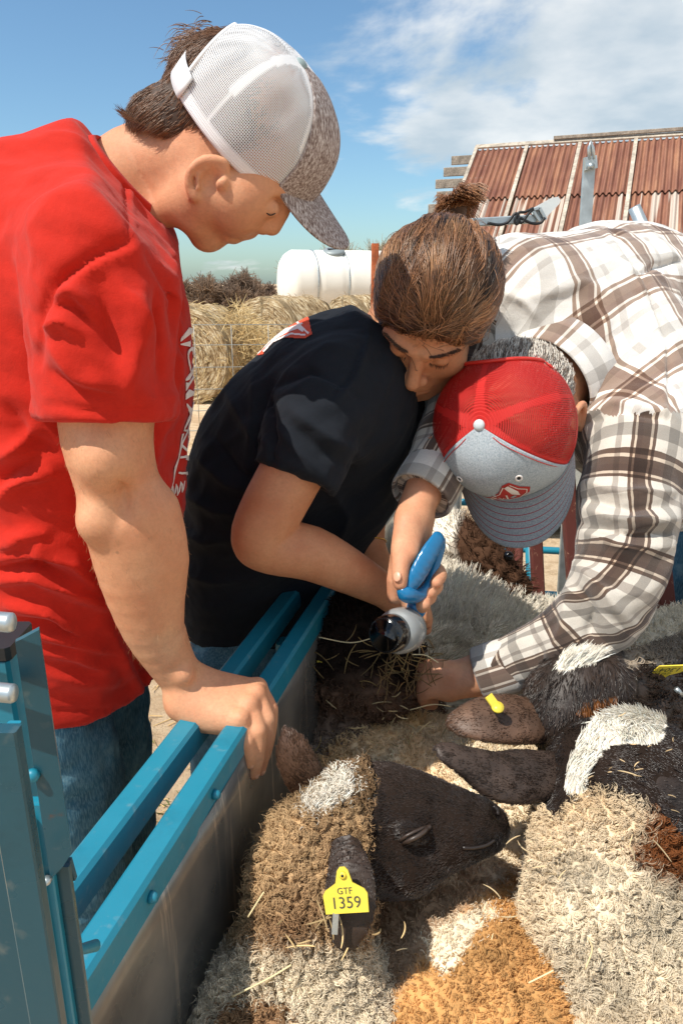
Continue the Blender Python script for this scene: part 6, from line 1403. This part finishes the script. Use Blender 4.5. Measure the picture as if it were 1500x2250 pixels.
def headm2(V): px, py, d = proj(V); return (inpoly(px, py, BK2, 0, V) | inpoly(px, py, WH2, 0, V)) * 1.0
B = Blob(.0042)
B.chain([(A(.34, .68, .60), .165), (A(.40, .42, .585), .20), (A(.43, .12, .57), .20)], k=.04, sub=2)
B.chain(Pc((1320, 1990, .84, 150), (1310, 1880, .87, 130), (1320, 1770, .92, 120)), k=.05, sub=2); B.chain(Pc((1420, 1900, .87, 120), (1500, 1960, .85, 150)), k=.05)
B.chain(Pc((1310, 1690, .96, 108), (1400, 1680, .95, 108), (1480, 1720, .94, 98), (1570, 1790, .93, 70), (1620, 1830, .93, 55)), k=.03, sub=3)
B.chain(Pc((1350, 1760, .93, 70), (1460, 1800, .92, 75)), k=.04)
V2, Q2 = woolbody(B, .0048, 11, 92., headmask=headm2); mk('body', V2, Q2, MSKINW, s2, col=col2(V2)); px2, py2, _ = proj(V2)
fleece(s2, V2, Q2, 170000, .0115, col2, 1 - headm2(V2), 84., .0020, .00038, 2, 6., .85)
shortfur(s2, V2, Q2, 24000, .0045, lambda p: BLACK * (1 + .9 * np.clip(fbm(p * 25, 8, 2), -.4, 1))[:, None], lambda p: np.tile(RT * .6 - UP * .8, (len(p), 1)), headm2(V2) * (1 - inpoly(px2, py2, WH2)))
shortfur(s2, V2, Q2, 11000, .015, lambda p: WHITE * np.ones((len(p), 1)), lambda p: np.stack([vnoise(p * 14, 3), vnoise(p * 14, 5), np.full(len(p), .3)], 1) + UP * .8 - RT * .1, inpoly(px2, py2, WH2) * 1., .0005, .6, 'white_tuft')
ear(s2, ((1215, 1695, .93, 48), (1150, 1705, .915, 62), (1090, 1705, .90, 56), (1030, 1675, .895, 38), (985, 1655, .89, 26), (968, 1645, .89, 14)), nrm(FW * .7 - UP * .7), .26, BLACK * 2.2, 7000)

ear(s2, ((1325, 1702, .915, 48), (1385, 1700, .90, 64), (1460, 1730, .895, 76), (1560, 1790, .895, 70)), nrm(FW * .7 - UP * .7), .42, BLACK * 1.3, 8000, None, .005)
# ---------------- golden sheep squeezed in between
s3 = thing('sheep', 'golden-brown sheep squeezed between the tagged sheep and the big cream sheep', 'sheep', A(.13, .5, 0))
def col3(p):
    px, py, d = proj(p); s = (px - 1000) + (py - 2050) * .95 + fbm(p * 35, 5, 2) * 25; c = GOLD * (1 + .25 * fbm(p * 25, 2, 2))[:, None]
    t = lin('b3967a') * (1 + .15 * fbm(p * 30, 3, 2))[:, None]; k_ = np.clip((s + 35) / 45, 0, 1)[:, None]; c = t * (1 - k_) + c * k_; k_ = np.clip((py - 1895 + fbm(p * 25, 9, 2) * 40) / 30, 0, 1)[:, None]; c = CREAM * (1 - k_) + c * k_  # taupe flank: brown wool patch and the neighbour's head shadow in one colour
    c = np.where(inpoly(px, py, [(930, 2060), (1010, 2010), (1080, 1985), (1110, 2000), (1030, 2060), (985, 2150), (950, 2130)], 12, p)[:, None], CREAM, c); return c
B = Blob(.0045); B.chain([(A(.165, .82, .58), .135), (A(.155, .64, .60), .155), (A(.125, .40, .59), .165), (A(.11, .1, .57), .16)], k=.04, sub=2); B.chain(Pc((905, 2060, .90, 60), (920, 2150, .90, 70)), k=.04)
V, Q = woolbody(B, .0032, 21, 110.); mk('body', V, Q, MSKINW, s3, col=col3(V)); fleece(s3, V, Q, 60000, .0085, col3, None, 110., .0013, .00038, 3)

# ---------------- tan curly back in the middle
s4 = thing('sheep', 'tan and cream curly sheep standing crosswise behind the tagged sheep\'s head', 'sheep', A(.14, .98, 0))
def col4(p):
    px, py, d = proj(p); c = CREAM * 1.08 + (lin('e0b478') - CREAM) * np.clip(.5 + .8 * fbm(p * 16, 5, 3), 0, 1)[:, None] * np.clip((1150 - px) / 250, .15, 1)[:, None]; return c
B = Blob(.005); B.chain([(A(-.02, 1.02, .565), .165), (A(.13, .985, .585), .185), (A(.27, .92, .575), .175), (A(.36, .88, .55), .15)], k=.04, sub=2)
V, Q = woolbody(B, .006, 31, 70.); mk('body', V, Q, MSKINW, s4, col=col4(V)); fleece(s4, V, Q, 60000, .011, col4, None, 84., .0020, .00048, 4)

# ---------------- dark brown sheep being treated
s5 = thing('sheep', 'dark brown sheep under the bottle with matted wool and hay on its neck', 'sheep', A(.0, 1.25, 0))
def col5(p):
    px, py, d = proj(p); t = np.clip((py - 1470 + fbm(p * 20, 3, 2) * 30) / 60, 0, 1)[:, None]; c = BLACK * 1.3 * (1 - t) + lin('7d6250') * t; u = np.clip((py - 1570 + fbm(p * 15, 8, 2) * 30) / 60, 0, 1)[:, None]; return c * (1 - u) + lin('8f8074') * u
B = Blob(.005); B.chain([(A(-.0, 1.10, .615), .165), (A(.02, 1.22, .65), .165), (A(.06, 1.5, .60), .16), (A(.07, 1.75, .58), .15)], k=.04, sub=2)
B.chain(Pc((760, 1450, 1.22, 100), (800, 1400, 1.25, 95), (740, 1370, 1.33, 80), (700, 1400, 1.36, 50)), k=.05, sub=2); B.chain(Pc((880, 1470, 1.2, 60), (850, 1500, 1.2, 60)), k=.04)
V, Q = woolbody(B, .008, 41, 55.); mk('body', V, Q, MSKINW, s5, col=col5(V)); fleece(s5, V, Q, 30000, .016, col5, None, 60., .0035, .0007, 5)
v, f = box(P(668, 1446, 1.16), P(718, 1452, 1.16), .013, .002, up=UP - FW * .4); tg_ = mk('tag_strap', v, f, MTAG, s5, sm=False)
v, f = text_mesh('10110', .010); mk('tag_number', [P(693, 1449, 1.156) + RT * p[0] + nrm(UP) * p[1] for p in v], f, MINK, tg_, sm=False)

# ---------------- white hairy sheep and the dark-headed one behind it
s6 = thing('sheep', 'white long-haired sheep beyond the bottle', 'sheep', A(.28, 1.5, 0))
col6 = lambda p: lin('efe5d4') * (1 + .08 * fbm(p * 15, 3, 2))[:, None]
B = Blob(.006); B.chain([(A(.10, 1.36, .62), .18), (A(.21, 1.46, .65), .185), (A(.42, 1.58, .53), .18), (A(.6, 1.66, .48), .17)], k=.04, sub=2)
V, Q = woolbody(B, .004, 51, 45.); mk('body', V, Q, MSKINW, s6, col=col6(V)); fleece(s6, V, Q, 30000, .026, col6, None, 60., .0016, .0006, 6, 2.5, .5, UP * .5)
s7 = thing('sheep', 'dark brown-headed sheep with white neck peering from under the grey cap brim', 'sheep', A(.2, 1.95, 0))
def col7(p): px, py, d = proj(p); t = np.clip((px - 985 + (py - 1200) * .3 + fbm(p * 30, 3, 2) * 20) / 25, 0, 1)[:, None]; return lin('efe5d4') * (1 - t) + (DKB * .75) * t
B = Blob(.0055); B.chain(Pc((930, 1230, 1.95, 75), (965, 1185, 1.85, 62), (1010, 1200, 1.78, 58), (1060, 1240, 1.72, 54), (1110, 1275, 1.70, 40), (1130, 1290, 1.7, 30)), k=.03, sub=2); B.chain([(P(930, 1240, 1.95), .12), (A(.15, 2.15, .62), .18), (A(.1, 2.5, .6), .18)], k=.06)
V, Q = woolbody(B, .004, 61, 50.); mk('body', V, Q, MSKINW, s7, col=col7(V)); fleece(s7, V, Q, 16000, .020, col7, None, 70., .002, .00065, 7, 3., .5)
v, q = Blob(.003).ell(P(1116, 1222, 1.66), .012).mesh(); mk('eye', v, q, M('eye_black', lin('0a0808'), .08), s7)

# ---------------- black-headed sheep with tagged brown ear
s8 = thing('sheep', 'black-headed sheep with white forelock and yellow button tag in its brown ear', 'sheep', A(.5, 1.08, 0))
WH8 = [(1225, 1450), (1265, 1432), (1320, 1428), (1312, 1448), (1262, 1466), (1228, 1470)]
def col8(p):
    px, py, d = proj(p); c = BLACK * (1.2 + .8 * np.clip(fbm(p * 18, 3, 2), -.3, 1))[:, None]; c = np.where((inpoly(px, py, [(1270, 1560), (1345, 1525), (1350, 1545), (1290, 1575)], 10, p))[:, None], lin('7a4a22'), c)
    return np.where(inpoly(px, py, WH8, 8, p)[:, None], WHITE, np.where(((px > 1372) & (py < 1465))[:, None], lin('9d8e7c'), c))
B = Blob(.0045); B.chain(Pc((1250, 1535, 1.06, 96), (1290, 1510, 1.07, 102), (1350, 1530, 1.1, 90), (1400, 1580, 1.12, 80)), k=.03, sub=2); B.chain(Pc((1225, 1590, 1.04, 60), (1260, 1640, 1.05, 60)), k=.03)
B.chain([(P(1400, 1560, 1.14), .08), (A(.52, 1.06, .66), .14), (A(.64, 1.18, .60), .19), (A(.85, 1.3, .6), .19)], k=.05, sub=2)
V8, Q8 = B.mesh(); hm8 = (proj(V8)[0] < 1385) * 1.; n8 = vnormals(V8, Q8); V8 = V8 + n8 * ((1 - hm8) * .006 * (1 - worley(V8 * 50, 2)[0] ** 2 * 1.6) + .003 * fbm(V8 * 20, 2, 2))[:, None]
mk('body', V8, Q8, MSKINH, s8, col=col8(V8)); px8, py8, _ = proj(V8)
shortfur(s8, V8, Q8, 22000, .010, col8, lambda p: np.tile(-RT * .3 - UP * .8, (len(p), 1)) + .5 * np.stack([vnoise(p * 12, i) for i in range(3)], 1), hm8)
shortfur(s8, V8, Q8, 3000, .022, lambda p: np.tile(WHITE, (len(p), 1)), lambda p: np.tile(UP * .6 + RT * .5, (len(p), 1)), inpoly(px8, py8, WH8) * 1., .0005, .6, 'white_tuft'); fleece(s8, V8, Q8, 9000, .014, col8, 1 - hm8, 65., .003, .0007, 8)
ear(s8, ((1190, 1588, 1.04, 46), (1130, 1580, 1.02, 60), (1075, 1580, 1.01, 56), (1030, 1585, 1.01, 40), (1000, 1590, 1.02, 22)), nrm(FW * .7 - UP * .7), .3, lin('5d4536'), 6000)
a_, b_ = P(1072, 1528, .99), P(1092, 1556, .985); v, f = box(a_, b_, .013, .003, up=-FW * .6 + UP); bt_ = mk('button_tag', v, f, MTAG, s8, sm=False); v, f = cyl([b_, b_ + nrm(UP - FW) * .004], .0085, 14); mk('button', v, f, MTAG, bt_)
# ---------------- brown-eared sheep with tag 1304 at the right
s9 = thing('sheep', 'dark brown sheep with yellow ear tag 1304 beside the black-headed sheep', 'sheep', A(.75, .98, 0))
col9 = lambda p: DKB * (.7 + .3 * fbm(p * 20, 3, 2))[:, None]
B = Blob(.006); B.chain(Pc((1470, 1560, 1.14, 75), (1540, 1540, 1.16, 90), (1600, 1560, 1.18, 90)), k=.03); B.chain([(P(1600, 1560, 1.18), .08), (A(.78, 1.0, .62), .16), (A(1.1, 1.05, .6), .18)], k=.05); V, Q = B.mesh(); mk('body', V, Q, MSKINH, s9, col=col9(V)); shortfur(s9, V, Q, 8000, .009, col9, lambda p: np.tile(RT - UP * .3, (len(p), 1)))
ear(s9, ((1510, 1520, 1.12, 50), (1460, 1520, 1.10, 60), (1415, 1525, 1.10, 50), (1385, 1535, 1.11, 28)), nrm(FW * .6 - UP * .8), .3, DKB * .9, 4000)
ear_tag(s9, P(1462, 1478, 1.06), imgdir(-.85, -.1, -.3), imgdir(-.25, -.55, -.55), None, (('1304', .36, -.25), ('GTF', .18, 0)), .040)
v, f = cyl([P(1483, 1512, 1.06), P(1497, 1528, 1.06)], .004, 10); mk('metal_clip', v, f, MGALV, s9)
# ---------------- cream fleece beyond, under the man's elbow
s10 = thing('sheep', 'pale cream sheep back under the man\'s bent elbow', 'sheep', A(.75, 1.45, 0))
colA = lambda p: lin('e6d8bf') * (1 + .1 * fbm(p * 12, 3, 2))[:, None]
B = Blob(.006); B.chain([(A(.56, 1.36, .52), .16), (A(.70, 1.42, .56), .18), (A(.95, 1.5, .56), .18)], k=.04, sub=2); V, Q = woolbody(B, .006, 71, 50.); mk('body', V, Q, MSKINW, s10, col=colA(V)); fleece(s10, V, Q, 16000, .016, colA, None, 60., .003, .0007, 9)
# legs of every sheep
for par, pts, cl in ((s1, [(-.1, .5), (.08, .5), (-.07, -.0), (.09, -.0)], DKB), (s2, [(.24, .55), (.42, .55), (.28, .1), (.46, .1)], BLACK), (s3, [(.08, .7), (.18, .7), (.06, .2), (.16, .2)], BRN), (s4, [(.02, .93), (.03, 1.08), (.28, .86), (.30, .99)], TAN), (s5, [(-.05, 1.15), (.07, 1.15), (0, 1.68), (.12, 1.68)], DKB), (s6, [(.15, 1.35), (.2, 1.52), (.5, 1.55), (.5, 1.68)], CREAM), (s7, [(.08, 2.0), (.24, 2.0), (.06, 2.45), (.2, 2.45)], CREAM), (s8, [(.55, 1.05), (.55, 1.18), (.82, 1.2), (.82, 1.36)], BLACK), (s9, [(.8, .94), (.8, 1.06), (1.1, .98), (1.1, 1.1)], DKB), (s10, [(.6, 1.34), (.6, 1.5), (.92, 1.42), (.92, 1.58)], CREAM)):
    for x, y in pts:
        B = Blob(.009).chain([(A(x, y, .47), .05), (A(x, y + .015, .27), .03), (A(x, y, .2), .026), (A(x, y, .06), .021), (A(x, y - .012, .02), .027)], k=.02).plane(A(x, y, 0), (0, 0, -1)); v, q = B.mesh(); mk('leg', v, q, MSKINH, par, col=np.tile(cl, (len(v), 1)))

# ---------------- hay and straw caught in the wool
def straw_on(px, py, d, n_, sp, L, nm, label, colr=lin('d9c089'), r=.0009, up=.2):
    c = np.array([P(px + RNG.normal(0, sp[0]), py + RNG.normal(0, sp[1]), d + RNG.normal(0, .008)) for _ in range(n_)]); dd = RNG.normal(0, 1, (n_, 3)) * A(1, .6, .5) + UP * up; dd /= np.linalg.norm(dd, axis=1)[:, None]; Kk = np.linspace(-.5, .5, 5); bend = RNG.normal(0, 1, (n_, 3)); Ln = RNG.uniform(.4, 1., n_) * L
    pts = c[:, None] + dd[:, None] * (Ln[:, None] * Kk)[:, :, None] + bend[:, None] * (Ln[:, None] * Kk ** 2)[:, :, None] * .25; o = hairs(nm, pts, np.array([.6, 1, 1, .9, .3]) * r, colr * RNG.uniform(.5, 1.15, (n_, 1)), MSTRAW, None); return o
straw_on(850, 1445, 1.13, 45, (60, 22), .05, 'hay_wisps', '', lin('8f7647'), .0008)
straw_on(890, 1470, 1.13, 50, (40, 30), .05, 'hay_wisps', '', lin('8d6c40'), .0007, .8)
for args in (((660, 2080, .72, 15, (90, 60), .035), lin('d9b983'), .0008), ((1330, 1960, .80, 34, (120, 110), .03), lin('d8be92'), .0007), ((900, 1600, 1.13, 26, (90, 50), .04), lin('dcc391'), .0009), ((1380, 1700, .86, 22, (70, 60), .012), lin('d8b98c'), .0006), ((1050, 2100, .80, 10, (80, 70), .025), lin('e0c79a'), .0007)):
    straw_on(*args[0], 'straw_bits', '', args[1], args[2])
MSTK = M('pale_straw_stalk', lin('e6d2a2'), .6)
for pl, d, lb in ((((700, 1400), (770, 1412), (825, 1400)), 1.12, 'pale straw stalk lying left of the upturned bottle'), (((905, 1438), (935, 1440), (962, 1456)), 1.1, 'curved straw stalk between the bottle and the man\'s lower hand'), (((900, 1560), (950, 1548), (990, 1552)), 1.14, 'straw stalk on the tan curly sheep below the man\'s hand'), (((1285, 2130), (1300, 2085), (1290, 2060)), .73, 'upright hooked straw on the big cream fleece'), (((545, 2015), (570, 1975), (580, 1960)), .74, 'short straw on the curly brown neck next to the steel sheet'), (((1275, 1850), (1290, 1890), (1310, 1920)), .82, 'thin straw on the cream neck below the white blaze'), (((510, 2190), (590, 2150), (640, 2120)), .71, 'long straw across the white shoulder of the tagged sheep'), (((1160, 2160), (1200, 2140), (1215, 2132)), .745, 'slanting straw where the golden and cream fleeces meet')):
    Q_ = crom([(P(x, y, d), .0009) for x, y in pl], 6); v, f = cyl([p for p, r in Q_], .0009, 6); tag(mk('straw_stalk', v, f, MSTK), lb, 'straw', 'straw stalks caught in the fleeces')
